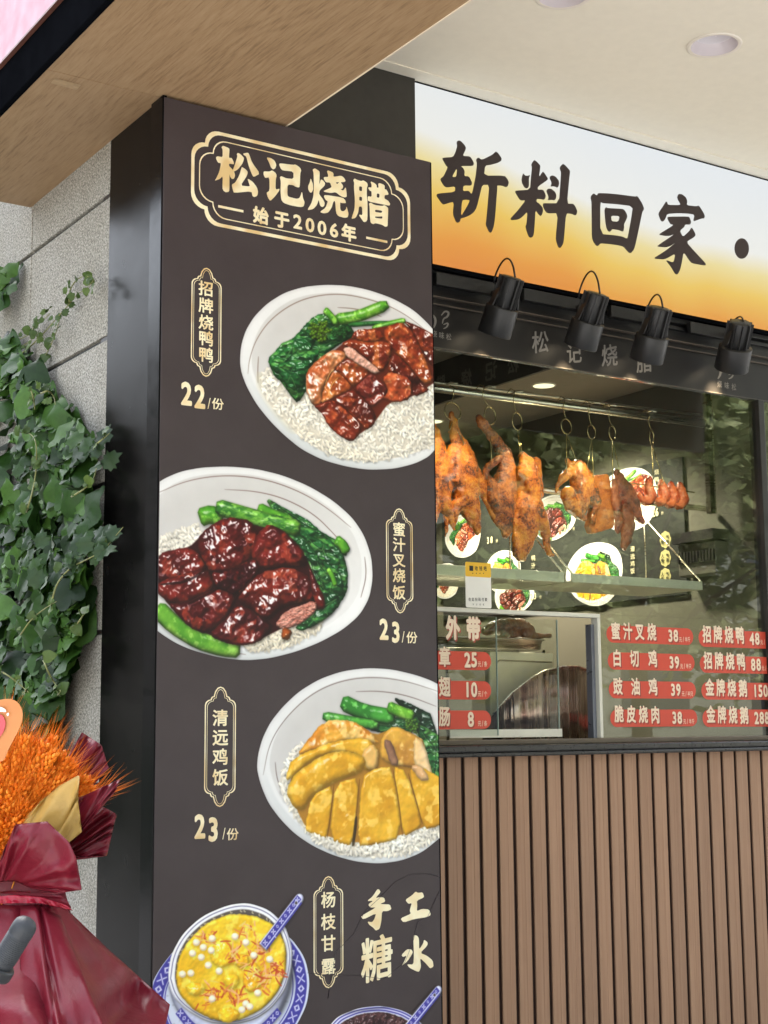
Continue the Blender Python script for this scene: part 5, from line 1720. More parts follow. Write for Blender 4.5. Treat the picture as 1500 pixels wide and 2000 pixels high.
# inner menu board on the side wall
by0, by1 = at(1332, 892, 0, BX)[1], 5.55
bz1, bz0 = at(1332, 892, 0, BX)[2], at(1340, 1160, 0, BX)[2]
T = thing('inner_menu_board', (BX, 4.6, 2), "dark inner menu board with bowl pictures and gold badges behind the hanging meat", 'menu board')
pn = MB().box(BX, BX + .011, by0, by1, bz0, bz1).obj('board_panel', simple('dark_green_black_film', (44, 47, 44), .5, var=.06), T)
INP = [('chicken', 1160, 1122, 125), ('duck', 1224, 977, 126), ('pork', 1082, 1011, 90), ('duck', 904, 1047, 86), ('chicken', 982, 1118, 86), ('pork', 1005, 1160, 84), ('duck', 870, 1135, 70)]
for j, (key, px, py, hp) in enumerate(INP):
    c = at(px, py, 0, BX)
    dep = (c - CAM) @ FW
    q = PIC[key]
    cc = (q.max(0) + q.min(0)) / 2
    sc = hp * dep / FPX / (q.max(0)[1] - q.min(0)[1])
    me, L = pic_mesh(key, lambda x, y: (BX - .0012 - .0003 * j, c[1] - (x - cc[0]) * sc, c[2] - (y - cc[1]) * sc), False)
    o = me.obj('dish_picture', PRINT, pn)
    set_uv(o, L)
mb = MB()


PGP = simple('pale_gold_print', (206, 200, 166), .5)


def sideword(mb, text, a, b, hpx, bold=.02, sx=1.0):
    A, B = at(*a, 0, BX), at(*b, 0, BX)
    for i, ch in enumerate(text):
        t = i / (len(text) - 1) if len(text) > 1 else 0
        P = A * (1 - t) + B * t
        put_glyph(mb, ch, P, hpx * ((P - CAM) @ FW) / FPX, -EY, EZ, -EX, bold, sx, .004)


for tx_, x, y, h in (('26', 1108, 1031, 14), ('38', 958, 1055, 12), ('26', 1281, 1001, 15), ('23', 1043, 1165, 12)):
    mb = MB()
    sideword(mb, tx_, (x - 3.5, y + .7), (x + 3.5, y - .7), h, .04, .8)
    mb.obj('price_lettering', PGP, pn)
    mb = MB()
    sideword(mb, '份', (x + 14, y + 1), (x + 14, y + 1), 7, .01, .9)
    mb.obj('unit_lettering', PGP, pn)
for t_, x, ys in (('清远鸡饭', 1237, (1072, 1087, 1101, 1115)), ('烧鸭饭', 1284, (922, 937, 952)), ('鸭汁', 1043, (1090, 1105))):
    mb = MB()
    for ch, y in zip(t_, ys):
        sideword(mb, ch, (x, y), (x, y), 11, .02, 1.1)
    mb.obj('dish_lettering', PGP, pn)
mb = MB()
for y in (1054, 1090, 1126):
    mb = MB()
    c = at(1300, y, 0, BX)
    r = 15 * ((c - CAM) @ FW) / FPX
    L = [(c[1] + r * (1 + .05 * math.cos(8 * a)) * math.cos(a), c[2] + 1.1 * r * (1 + .05 * math.cos(8 * a)) * math.sin(a)) for a in np.arange(0, 6.28, .15)]
    mb.poly([L], lambda a, b: (BX - .0015, a, b))
    mb.obj('award_badge', simple('pale_gold_badge', (190, 184, 128), .5), pn)
for y in (1054, 1090, 1126):
    mb = MB()
    sideword(mb, '人气', (1295, y - 4), (1305, y - 5), 8, .03)
    sideword(mb, '推荐', (1295, y + 5), (1305, y + 4), 8, .03)
    mb.obj('badge_lettering', simple('dark_print', (60, 62, 46), .5), pn)

# box added in place of a dark reflection right of the board
a, b = at(1345, 1085, 0, BX + .0), at(1418, 1075, 0, BX)
T = thing('reflection_box', a, "black ribbed box added for a dark reflection beside the menu board", 'box')
mb = MB()
mb.box(BX - .055, BX + .011, b[1], a[1], at(1380, 1125, 0, BX)[2], at(1380, 1062, 0, BX)[2])
mb.obj('case', simple('grey_plastic_case', (88, 86, 78), .5), T, bevel=.004)
mb = MB()
mb.box(BX - .075, BX + .011, b[1] - .01, a[1] + .01, at(1380, 1060, 0, BX)[2], at(1380, 1040, 0, BX)[2])
for i in range(12):
    yy = b[1] + (a[1] - b[1]) * (i + .5) / 12
    mb.box(BX - .064, BX - .056, yy - .006, yy + .004, at(1380, 1100, 0, BX)[2], at(1380, 1078, 0, BX)[2])
mb.obj('lid', simple('black_plastic', (26, 26, 26), .45), T)

# ------------------------------------------------------------ rails, shelves
RY = GY + .26
CHR = m_steel('polished_steel', (236, 230, 212), .3)
T = thing('hanging_rail', at(1100, 790, 1, RY), "polished steel rail with a thinner rod above it, running behind the glass", 'rail')
pxm = ((at(1100, 790, 1, RY) - CAM) @ FW) / FPX
A, B = at(780, 749, 1, RY), at(1374, 828, 1, RY)
MB().tube([A, B], 7.5 * pxm, 14).obj('main_rail', CHR, T)
A2, B2 = at(780, 739, 1, RY + .03), at(1372, 811, 1, RY + .03)
MB().tube([A2, B2], 2.6 * pxm, 8).obj('upper_rod', CHR, T)
for px, py in ((881, 751), (956, 758), (1010, 767), (1104, 782), (1160, 789), (1193, 794), (1270, 805)):
    P = at(px, py, 1, RY + .012)
    MB().tube([P + EY * .02 - EX * .01, P + EZ * .006, P - EY * .02 + EX * .012], 2.2 * pxm, 6).obj('hook_knot', CHR, T)
DST = m_steel('dull_dark_steel', (96, 92, 82), .35)
P = at(1378, 790, 1, RY)
MB().box(P[0] - .006, P[0] + .016, RY - .012, RY + .012, at(1378, 1002, 1, RY)[2], ZI - .002).obj('rail_post', DST, T, bevel=.002)
MB().box(P[0] + .0165, P[0] + .0225, RY - .012, RY + .012, at(1378, 1002, 1, RY)[2], ZI - .002).obj('post_strip', CHR, T)
T = thing('lower_rail', at(1220, 978, 1, RY + .06), "short lower steel rail behind the hanging chicken and wings", 'rail')
MB().tube([at(1058, 957, 1, RY + .06), at(1382, 994, 1, RY + .06)], 6.5 * pxm, 12).obj('rail', CHR, T)
SHB = m_steel('satin_shelf_steel', (226, 226, 212), .42)
for k, (xa, xb, ya, yb, hb) in enumerate(((790, 1102, 1096, 1119, 19), (1116, 1372, 1119, 1136, 17))):
    yS = RY - .06
    L, Rr = at(xa, ya, 1, yS), at(xb, yb, 1, yS)
    hh = hb * pxm
    ztop = (L[2] + Rr[2]) / 2
    t = thing('steel_shelf', ((L[0] + Rr[0]) / 2, yS + .14, ztop), ("stainless shelf under the roast ducks, behind the payment sticker", "stainless shelf hung under the chicken and pork")[k], 'shelf', 'stainless hanging shelves')
    MB().box(L[0], Rr[0], yS, yS + .004, ztop - hh, ztop).obj('front_lip', SHB, t, bevel=.001)
    MB().box(L[0], Rr[0], yS + .0045, yS + .30, ztop - hh, ztop - hh + .004).obj('tray', SHB, t)
    for s in (0, 1):
        X = (L[0], Rr[0])[s] + (.004, -.004)[s]
        MB().tube([(X, yS + .003, ztop), (X, yS + .28, ztop + .26)], .0032, 6).obj('hanger_rod', CHR, t)
        MB().tube([(X, yS + .28, ztop - hh), (X, yS + .28, ztop + .30)], .0026, 6).obj('hanger_rod', CHR, t)

# ------------------------------------------------------------ roast meat on hooks
DUCK = m_roast('roast_duck_skin', (250, 160, 48), (224, 112, 26), (112, 46, 12), 2.4, .16, .8)
DUCKD = m_roast('dark_roast_skin', (226, 126, 38), (164, 76, 22), (66, 30, 14), 2.4, .18, .9)
HEN = m_roast('soy_chicken_skin', (242, 160, 66), (192, 98, 30), (80, 36, 14), 1.8, .2, .6)
CRISP = m_roast('crisp_pork_skin', (226, 132, 46), (204, 108, 34), (164, 80, 24), 6, .5, 1.0)
CHAR = m_roast('honey_pork', (190, 104, 62), (150, 74, 46), (88, 40, 28), 2.2, .32, .8)
WING = m_roast('red_wing_skin', (222, 112, 60), (186, 72, 38), (110, 38, 22), 2.5, .22, .6)
wr = bpy.data.textures.new('roast_wrinkle', 'CLOUDS')
wr.noise_scale, wr.noise_depth = .024, 2


def meat(name, label, cat, chains, origin, scale, mat, y=None, flat_=.72, group=None, disp=.010, vox=.0042):
    """one continuous roasted body grown from tapering limbs; chain points are (px, py, radius px[, depth])"""
    y = RY if y is None else y
    ox, oy = origin
    c0 = at(ox + chains[0][0][0] / scale, oy + chains[0][0][1] / scale, 1, y)
    k = ((c0 - CAM) @ FW) / FPX / scale
    mb = MB()
    for ch in chains:
        pts, rr = [], []
        for p in ch:
            P = at(ox + p[0] / scale, oy + p[1] / scale, 1, y + (p[3] * k if len(p) > 3 else 0))
            pts.append(P - c0)
            rr.append(p[2] * k * 1.22 + .002)
        # rounded ends, finer steps
        P2, R2 = [], []
        for i in range(len(pts) - 1):
            for t in np.linspace(0, 1, 5)[:-1]:
                P2.append(pts[i] * (1 - t) + pts[i + 1] * t)
                R2.append(rr[i] * (1 - t) + rr[i + 1] * t)
        P2.append(pts[-1])
        R2.append(rr[-1])
        d0, d1 = P2[0] - P2[1], P2[-1] - P2[-2]
        d0, d1 = d0 / np.linalg.norm(d0), d1 / np.linalg.norm(d1)
        P2 = [P2[0] + d0 * R2[0] * .85, P2[0] + d0 * R2[0] * .5] + P2 + [P2[-1] + d1 * R2[-1] * .5, P2[-1] + d1 * R2[-1] * .85]
        R2 = [R2[0] * .25, R2[0] * .8] + R2 + [R2[-1] * .8, R2[-1] * .25]
        mb.tube(P2, R2, 14)
    o = mb.obj(name, mat)
    o.location = tuple(c0)
    rm = o.modifiers.new('one_body', 'REMESH')
    rm.mode, rm.voxel_size, rm.use_smooth_shade = 'VOXEL', vox, True
    sm = o.modifiers.new('soften', 'SMOOTH')
    sm.factor, sm.iterations = .5, 5
    dp = o.modifiers.new('wrinkle', 'DISPLACE')
    dp.texture, dp.strength, dp.mid_level, dp.texture_coords = wr, disp, .5, 'LOCAL'
    for v in o.data.vertices:
        v.co.y *= flat_ / 1.0
    return tag(o, label, cat, group)


O4, S4, O5, S5 = (820, 720), 3.947, (1060, 760), 3.409
G = 'roast birds hung on the rail'
meat('roast_duck', "roast duck half hidden by the menu pillar's edge, glossy orange", 'roast duck', [[(100, 440, 26), (130, 600, 60), (150, 760, 78), (160, 900, 66), (190, 1040, 50), (240, 1180, 22), (265, 1240, 10)], [(90, 900, 50), (110, 1050, 50), (90, 1180, 30)], [(60, 640, 60), (70, 860, 60)], [(180, 940, 26, -40), (230, 1080, 30, -30), (250, 1180, 16)]], O4, S4, DUCK, group=G)
meat('roast_duck', "long necked roast duck tied to a ring, first whole bird beside the pillar", 'roast duck', [[(245, 345, 16), (240, 380, 15), (262, 410, 26), (272, 500, 36), (310, 610, 70), (340, 740, 100), (345, 880, 104), (360, 1010, 88), (410, 1140, 56), (440, 1230, 30), (446, 1270, 12)], [(250, 600, 24, -30), (232, 720, 34, -40), (236, 880, 32, -30), (200, 1010, 24), (190, 1120, 14), (208, 1230, 12), (196, 1290, 8)], [(420, 780, 40, -20), (490, 930, 40, -20), (540, 1050, 30), (590, 1160, 26), (640, 1240, 20), (660, 1300, 10)], [(290, 1040, 36, -30), (270, 1140, 26), (262, 1210, 12)], [(300, 640, 30, -80), (330, 760, 34, -90), (300, 860, 26, -80)], [(380, 1000, 30, -50), (370, 1120, 24, -30), (400, 1200, 18)]], O4, S4, DUCK, group=G)
meat('roast_goose', "dark skinned roast goose with its long neck leaning up toward the pillar", 'roast goose', [[(455, 375, 22), (470, 400, 34), (520, 470, 34), (595, 570, 38), (650, 660, 52), (670, 780, 66), (650, 900, 88), (640, 1040, 92), (660, 1160, 60), (670, 1250, 34), (660, 1300, 14)], [(640, 672, 14, -50), (580, 720, 24, -50), (510, 780, 22, -40), (520, 860, 28, -20), (545, 960, 30)], [(560, 1040, 40), (590, 1160, 30), (640, 1240, 18), (655, 1300, 8)], [(690, 720, 26, -40), (716, 850, 26, -40), (730, 960, 22)], [(560, 880, 40, -60), (570, 990, 40, -60), (600, 1080, 30, -40)]], O4, S4, DUCKD, group=G)
meat('roast_duck', "headless golden roast duck with a long drumstick reaching low to the shelf", 'roast duck', [[(795, 665, 26), (825, 740, 74), (835, 860, 88), (845, 980, 84), (830, 1090, 104), (815, 1230, 88), (800, 1360, 62), (790, 1440, 36), (800, 1475, 16)], [(780, 800, 18, -90), (815, 790, 24, -100), (850, 830, 26, -100), (868, 930, 26, -90), (882, 1030, 14, -70)], [(900, 1060, 50, -20), (945, 1170, 48, -20), (975, 1280, 34), (985, 1370, 20), (1000, 1430, 17), (1030, 1440, 10)], [(745, 1140, 40), (735, 1250, 24), (740, 1320, 14), (755, 1310, 10)], [(890, 720, 34), (915, 860, 28), (925, 980, 26)], [(750, 1300, 36, -10), (750, 1420, 34), (765, 1470, 14)]], O4, S4, DUCK, group=G)
meat('soy_chicken', "plump brown chicken hung head up with both legs dangling, between goose and pork slab", 'chicken', [[(160, 470, 12), (180, 500, 22), (225, 530, 60), (262, 610, 74), (262, 690, 70), (250, 760, 58), (240, 830, 30)], [(170, 690, 42, -20), (195, 780, 42, -20), (240, 840, 22), (270, 860, 17), (285, 868, 9)], [(330, 670, 40, -20), (352, 750, 36, -20), (338, 830, 20), (333, 880, 15), (345, 892, 8)], [(190, 550, 26, -30), (140, 590, 24, -30), (100, 640, 14), (90, 680, 8)], [(300, 560, 26), (330, 600, 20), (345, 660, 12)]], O5, S5, HEN, group=G)
for i, (chs, lab) in enumerate((([[(490, 545, 16), (535, 640, 46), (585, 740, 56), (635, 840, 38), (668, 885, 16)]], "widest dark strip of honey roast pork, uppermost of its hook"), ([[(478, 610, 14), (480, 690, 26), (500, 770, 38), (512, 870, 38), (500, 950, 18)]], "narrow strip of honey roast pork beside the crisp pork slab"), ([[(560, 800, 34), (575, 900, 44), (558, 990, 40), (545, 1055, 18)]], "lowest strip of honey roast pork under the other two"))):
    meat('roast_pork_strip', lab, 'roast pork', chs, O5, S5, CHAR, RY - .012 * i + .012, .5, 'strips of honey roast pork', .014)
for i, (cx, lab) in enumerate(((0, "first skewered chicken wing, next to the honey pork"), (92, "second skewered chicken wing from the honey pork"), (155, "third skewered chicken wing, smallest and half behind its neighbours"), (215, "last skewered chicken wing, next to the steel post"))):
    r = [1, 1, .9, 1][i]
    y0 = [0, 5, 20, 25][i]
    meat('chicken_wing', lab, 'chicken wing', [[(700 + cx, 612 + y0, 18 * r), (706 + cx, 660 + y0, 26 * r), (722 + cx, 710 + y0, 32 * r), (700 + cx, 745 + y0, 24 * r), (676 + cx, 760 + y0, 14 * r)], [(715 + cx, 700 + y0, 26 * r, -10), (735 + cx, 725 + y0, 20 * r), (728 + cx, 750 + y0, 14 * r)], [(640 + cx * .99, 700 + y0, 12 * r), (655 + cx, 735 + y0, 20 * r), (690 + cx, 745 + y0, 22 * r)]], O5, S5, WING, RY + .02, .9, 'chicken wings on the skewer', .008, .0034)
# crisp pork slab
L = [(345, 572), (400, 566), (438, 566), (448, 600), (458, 650), (470, 720), (482, 800), (480, 900), (472, 922), (440, 934), (400, 945), (345, 962), (328, 955), (310, 905), (322, 850), (335, 770), (340, 660)]
P2 = [at(1060 + x / S5, 760 + y / S5, 1, RY + .004) for x, y in L]
c0 = P2[0]
mb = MB()
mb.poly([[(p[0], p[2]) for p in P2]], lambda a, b: np.array((a, RY + .004, b)) - c0)
n = len(P2)
o_ = len(mb.v)
mb.poly([[(p[0], p[2]) for p in P2]], lambda a, b: np.array((a, RY + .034, b)) - c0)
mb.f[len(mb.f) // 2:] = [t[::-1] for t in mb.f[len(mb.f) // 2:]]
mb.add([], [])
mb.f += [(i, o_ + i, o_ + (i + 1) % n, (i + 1) % n) for i in range(n)]
mb.sm += [False] * n
o = mb.obj('crisp_pork_slab', CRISP)
o.location = tuple(c0)
rm = o.modifiers.new('one_body', 'REMESH')
rm.mode, rm.voxel_size, rm.use_smooth_shade = 'VOXEL', .0034, True
sm = o.modifiers.new('soften', 'SMOOTH')
sm.iterations = 4
dp = o.modifiers.new('blister', 'DISPLACE')
wt = bpy.data.textures.new('blister', 'CLOUDS')
wt.noise_scale, wt.noise_depth = .007, 2
dp.texture, dp.strength, dp.texture_coords = wt, .006, 'LOCAL'
tag(o, "flat golden slab of crisp roast pork beside the chicken", 'roast pork')

HOOK = m_steel('wire_steel', (196, 180, 130), .22)
hk_ = [((880, 778), (884, 804), 17, 17, [(879, 838), (906, 866)], "wire ring tied round the long duck's neck"), ((938, 775), (957, 812), 13, 17, [(960, 898)], "wire hook holding the leaning dark goose"), ((998, 783), (1010, 823), 12, 17, [(1016, 884), (1020, 884)], "wire hook holding the headless golden duck"), ((1096, 798), (1106, 833), 13, 15, [(1107, 920), (1126, 900)], "bright wire hook holding the brown chicken"), ((1145, 806), (1155.5, 844), 11, 14, [(1147, 912), (1159, 930)], "wire hook holding the crisp pork slab"), ((1184, 812), (1196, 846), 10, 14, [(1196, 935), (1210, 920)], "wire hook holding the honey pork strips"), ((1262, 822), (1273, 855), 7.5, 15, [(1276, 946), (1296, 940)], "wire hook holding the skewer of chicken wings")]
for up, c, rx, rz, prs, lab in hk_:
    t = thing('meat_hook', at(*c, 1, RY), lab, 'hook', 'wire hooks on the rail')
    C_ = at(*c, 1, RY)
    rx, rz = rx * pxm * 1.22, rz * pxm
    MB().tube([C_ + EX * rx * math.cos(a) + EZ * rz * math.sin(a) + EY * .006 * math.cos(a) for a in np.arange(0, 6.283, 2 * math.pi / 28)], 1.25 * pxm, 6, closed=True).obj('ring', HOOK, t)
    U_ = at(*up, 1, RY)
    MB().tube([U_ + EZ * .03 + EY * .022, U_ + EZ * .042, U_ + EZ * .03 - EY * .022, U_ + EZ * .0 - EY * .012, (U_ + C_ + EZ * rz) / 2 + EX * .003, C_ + EZ * rz], .9 * pxm, 6).obj('hanger', HOOK, t)
    b0 = C_ - EZ * rz
    for p in prs:
        q = at(*p, 1, RY - .03)
        MB().tube([b0, b0 * .5 + q * .5, q, q - EZ * .012 + EY * .012], 1.0 * pxm, 6).obj('prong', HOOK, t)
t = MB().tube([at(1228, 943, 1, RY + .02), at(1357, 962, 1, RY + .02)], 1.5 * pxm, 6).obj('skewer', HOOK)
tag(t, "thin steel skewer run through the row of chicken wings", 'skewer')

# ------------------------------------------------------------ behind the serving opening
KY = GY + .27
a, b = at(956, 1272, 1, KY), at(1085, 1400, 1, KY)
T = thing('cutting_board', ((a[0] + b[0]) / 2, KY, WT), "upright cream cutting board with a moulded groove behind the opening", 'cutting board')
PLA = simple('cream_plastic', (232, 222, 188), .45, var=.04)
MB().box(a[0], b[0], KY, KY + .03, WT + .002, a[2]).obj('board', PLA, T, bevel=.006)
mb = MB()
i0, i1, iz = a[0] + .028, b[0] + .03, a[2] - .028
mb.tube([(i0, KY - .0005, WT + .02), (i0, KY - .0005, iz - .012), (i0 + .004, KY - .0005, iz - .004), (i0 + .012, KY - .0005, iz), (b[0] - .012, KY - .0005, iz - .003)], .003, 6)
mb.obj('groove', simple('cream_groove', (166, 154, 120), .5), T)
TYY = GY + .34
a, b = at(868, 1247, 1, TYY), at(1082, 1262, 1, TYY)
T = thing('serving_tray', ((a[0] + b[0]) / 2, TYY, b[2]), "shallow stainless tray carrying a roast duck above the cutting board", 'tray')
zc = (at(1020, 1247, 1, TYY)[2], at(1020, 1266, 1, TYY)[2])
mb = MB()
pr = [(0, .98), (.003, 1.0), (0, 1.0)]
cx_, cyy = (a[0] + b[0]) / 2, TYY + .10
ov = lambda s, z: [(cx_ + (b[0] - a[0]) / 2 * s * np.sign(math.cos(q)) * abs(math.cos(q)) ** .5, cyy + .10 * s * np.sign(math.sin(q)) * abs(math.sin(q)) ** .5, z) for q in np.arange(0, 6.283, 2 * math.pi / 40)]
rings = [ov(1.0, zc[0]), ov(1.0, zc[0] - .003), ov(.955, zc[0] - .004), ov(.93, zc[1]), ov(.90, zc[1] - .003), ov(.3, zc[1] - .003)]
v = [p for r_ in rings for p in r_]
mb.add(v, [(i * 40 + k, i * 40 + (k + 1) % 40, (i + 1) * 40 + (k + 1) % 40, (i + 1) * 40 + k) for i in range(5) for k in range(40)], True)
mb.obj('tray_pan', STEEL, T)
for xx in (a[0] + .03, b[0] - .02):
    for yy in (TYY + .03, TYY + .17):
        MB().tube([(xx, yy, WT + .001), (xx, yy, zc[1] - .003)], .005, 6).obj('rack_leg', DST, T)
meat('roast_duck', "cooked brown duck lying on the stainless tray behind the opening", 'roast duck', [[(470, 235, 26), (560, 200, 50), (680, 190, 62), (790, 200, 60), (860, 240, 44)], [(800, 262, 30, -30), (900, 272, 20), (980, 276, 14), (1030, 272, 18)], [(620, 250, 50), (740, 258, 40)]], (840, 1180), 4.41, m_roast('dull_brown_duck', (140, 82, 44), (104, 56, 30), (62, 34, 20), 1.6, .3, .6), TYY + .06, 1.0)
# bent stainless splash sheet
HY = GY + .16
T = thing('steel_drum', at(1060, 1400, 1, HY), "curved stainless drum with slanting rim standing on the worktop in the opening", 'drum')
top = [(942, 1420), (968, 1388), (1000, 1352), (1035, 1325), (1065, 1309), (1100, 1301), (1130, 1301), (1150, 1308), (1160, 1318), (1168, 1330)]
n = len(top)
V, Fc = [], []
for i, (px, py) in enumerate(top):
    t = i / (n - 1)
    yy = HY + .16 * (2 * t - .75) ** 2
    P = at(px, py, 1, yy)
    V += [(P[0], yy, WT + .001), tuple(P)]
mb = MB()
mb.add(V, [(2 * i, 2 * i + 2, 2 * i + 3, 2 * i + 1) for i in range(n - 1)], True)
dk = NB('reflection_banded_steel')
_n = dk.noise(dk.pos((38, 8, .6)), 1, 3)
dk.bsdf(dk.ramp(_n, [(.35, lin((120, 84, 74))), (.65, lin((196, 176, 160)))]), dk.ramp(_n, [(.3, (.16,) * 3), (.7, (.34,) * 3)]), .9, bump=_n, bstr=.5, bdist=.02)  # reddish and bright reflection bands painted into the steel's colour
o = mb.obj('drum_wall', dk.m, T)
s_ = o.modifiers.new('thick', 'SOLIDIFY')
s_.thickness = .002
mb = MB()
mb.tube([V[2 * i + 1] for i in range(n)], .0022, 6)
mb.obj('rolled_rim', CHR, T)
# spare red finish, and dim kitchen block
RT_ = simple('dark_red_cupboard', (112, 58, 50), .35, var=.2)
T = thing('kitchen_cupboard', (3.3, 5.2, .06), "dim dark cupboard row at the back of the shop", 'cupboard')
MB().box(2.3, 3.9, 5.3, 5.9, .06, 1.15).obj('carcass', simple('black_cupboard', (34, 33, 32), .4), T, bevel=.004)
MB().box(2.28, 3.92, 5.27, 5.92, 1.151, 1.19).obj('top', STEEL, T)
a, b = at(1230, 1424, 1, GY + .2), at(1376, 1424, 1, GY + .2)  # added tray standing in for a red reflection
T = thing('red_reflection_tray', ((a[0] + b[0]) / 2, GY + .25, WT), "shallow red tray added for the red reflection behind the price decals", 'tray')
mb = MB()
mb.box(a[0], b[0], GY + .2, GY + .38, WT + .001, WT + .012)
mb.obj('tray_base', simple('red_plastic', (150, 52, 52), .35), T, bevel=.004)
mb = MB()
mb.box(a[0] - .004, b[0] + .004, GY + .194, GY + .1995, WT + .008, WT + .016)
mb.obj('tray_rim', simple('pink_rim', (226, 150, 140), .3), T, bevel=.002)
# ------------------------------------------------------------ ivy on the granite wall
IVY = m_leaf('ivy_leaf', (20, 42, 13), (44, 76, 26), (74, 110, 42))
IVYL = m_leaf('young_ivy_leaf', (54, 74, 30), (66, 88, 36), (82, 102, 44))
STEMM = simple('vine_stem', (120, 122, 70), .6, var=.2)
rv = random.Random(5)
HEART = [(0, -.02), (.10, .13), (.24, .20), (.38, .17), (.48, .04), (.53, -.14), (.50, -.34), (.41, -.54), (.28, -.72), (.13, -.87), (0, -.98)]
JAG = [(0, 0), (.18, .06), (.26, -.10), (.42, -.14), (.34, -.30), (.46, -.46), (.28, -.52), (.30, -.74), (.14, -.76), (0, -1.0)]


def leaf_mesh(mb, P, nrm, down, size, shape, fold, curl):
    nrm = nrm / np.linalg.norm(nrm)
    down = down - nrm * (down @ nrm)
    down /= np.linalg.norm(down)
    sd = np.cross(nrm, down)
    vs, n = [], len(shape)
    mid = []
    for x, y in shape:
        z = fold * x * x * 1.6 - curl * y * y
        mid.append(P - down * y * size + nrm * (-curl * y * y) * size)
    vsR = [P + sd * x * size - down * y * size + nrm * (-(fold * abs(x)) - curl * y * y + .08 * math.sin(9 * y)) * size for x, y in shape]
    vsL = [P - sd * x * size - down * y * size + nrm * (-(fold * abs(x)) - curl * y * y + .08 * math.sin(9 * y + 1)) * size for x, y in shape]
    v = mid + vsR + vsL
    f = []
    for i in range(n - 1):
        f.append((i, i + 1, n + i + 1, n + i))
        f.append((i + 1, i, 2 * n + i, 2 * n + i + 1))
    mb.add(v, f, True)


def on_wall(px, py, off):
    return at(px, py, 0, xg - off)


T = thing('climbing_vine', (xg - .05, 4.1, 0), "dense dark green ivy climbing the granite wall beside the pillar", 'climbing plant')
edge = [(560, 0), (600, 18), (690, 24), (735, 62), (770, 98), (805, 108), (850, 140), (880, 178), (910, 196), (960, 178), (1010, 186), (1050, 214), (1090, 196), (1130, 176), (1200, 182), (1260, 178), (1310, 160), (1380, 138), (1500, 120), (1900, 120)]


def edge_x(y):
    for (y0, x0), (y1, x1) in zip(edge[:-1], edge[1:]):
        if y0 <= y <= y1:
            return x0 + (x1 - x0) * (y - y0) / (y1 - y0)
    return -40 if y < 560 else 120


mb, mj = MB(), MB()
for k in range(1650):
    py = rv.uniform(700, 1640)
    ex = edge_x(py)
    px = ex - 36 - abs(rv.gauss(0, 1)) * 30 if rv.random() < .35 else rv.uniform(-230, ex - 34)
    lay = rv.random()
    off = .006 + .085 * lay * min(1, (ex - px) / 60 + .25)
    P = on_wall(px, py, off)
    nrm = np.array([-1.0, rv.gauss(-.30, .38), rv.gauss(.30, .42)])
    dn = np.array([rv.gauss(0, .25), rv.gauss(0, .55), 1.0])
    s = rv.uniform(.056, .098) * (1 if rv.random() < .72 else .55)
    leaf_mesh(mb, P + EZ * s * .3, nrm, dn, s, HEART, rv.uniform(.05, .4), rv.uniform(-.1, .3))
for (cx, cy, n, sp) in ((-10, 585, 9, 26), (10, 560, 5, 16)):
    for k in range(n):
        P = on_wall(cx + rv.gauss(0, sp * .5), cy + rv.gauss(0, sp), rv.uniform(.01, .08))
        leaf_mesh(mb, P, np.array([-1, rv.gauss(-.3, .4), rv.gauss(.3, .3)]), np.array([0, rv.gauss(0, .5), 1]), rv.uniform(.05, .08), HEART, .25, .1)
for (cx, cy, n) in ((150, 870, 3), (175, 885, 3), (190, 905, 3), (125, 890, 3), (28, 930, 4), (45, 1100, 4), (160, 1085, 4), (190, 1095, 4), (125, 1110, 3), (100, 1125, 3), (205, 1060, 3), (140, 1100, 3), (60, 1070, 3)):
    for k in range(n):
        P = on_wall(cx + rv.gauss(0, 9), cy + rv.gauss(0, 9), rv.uniform(.14, .2))
        leaf_mesh(mj, P, np.array([-1, rv.gauss(-.5, .3), rv.gauss(.25, .25)]), np.array([rv.gauss(0, .3), rv.gauss(0, .9), rv.uniform(.2, 1)]), rv.uniform(.035, .06), JAG, .15, .1)
mb.obj('leaves', IVY, T)
mj.obj('toothed_leaves', m_leaf('toothed_leaf', (32, 52, 28), (44, 68, 34), (58, 84, 42)), T)
stems = [[(-20, 730), (30, 700), (70, 668), (105, 628), (130, 600), (150, 575), (172, 562), (184, 545)],
         [(60, 740), (72, 722), (92, 690), (108, 655), (118, 620)], [(135, 592), (136, 565), (150, 545), (166, 538), (176, 542)], [(62, 655), (64, 640), (75, 630), (88, 622), (98, 612)],
         [(-10, 720), (20, 690), (58, 668), (75, 650)], [(0, 690), (25, 668), (55, 655), (70, 645)], [(52, 1000), (64, 960), (70, 925), (72, 890), (70, 860), (58, 845), (40, 845)], [(60, 760), (66, 780), (68, 800)], [(80, 768), (95, 762), (106, 775), (108, 790)],
         [(100, 1180), (110, 1140), (135, 1110), (165, 1095), (195, 1080), (215, 1060), (240, 1030)], [(40, 1240), (60, 1210), (85, 1190), (110, 1175)], [(185, 870), (200, 858), (214, 846)], [(140, 970), (165, 955), (182, 940), (188, 915)], [(85, 1290), (95, 1315), (110, 1340), (120, 1350), (112, 1358)], [(0, 1310), (25, 1325), (48, 1345), (55, 1352)], [(150, 1220), (160, 1205), (170, 1190)]]
ms, my = MB(), MB()
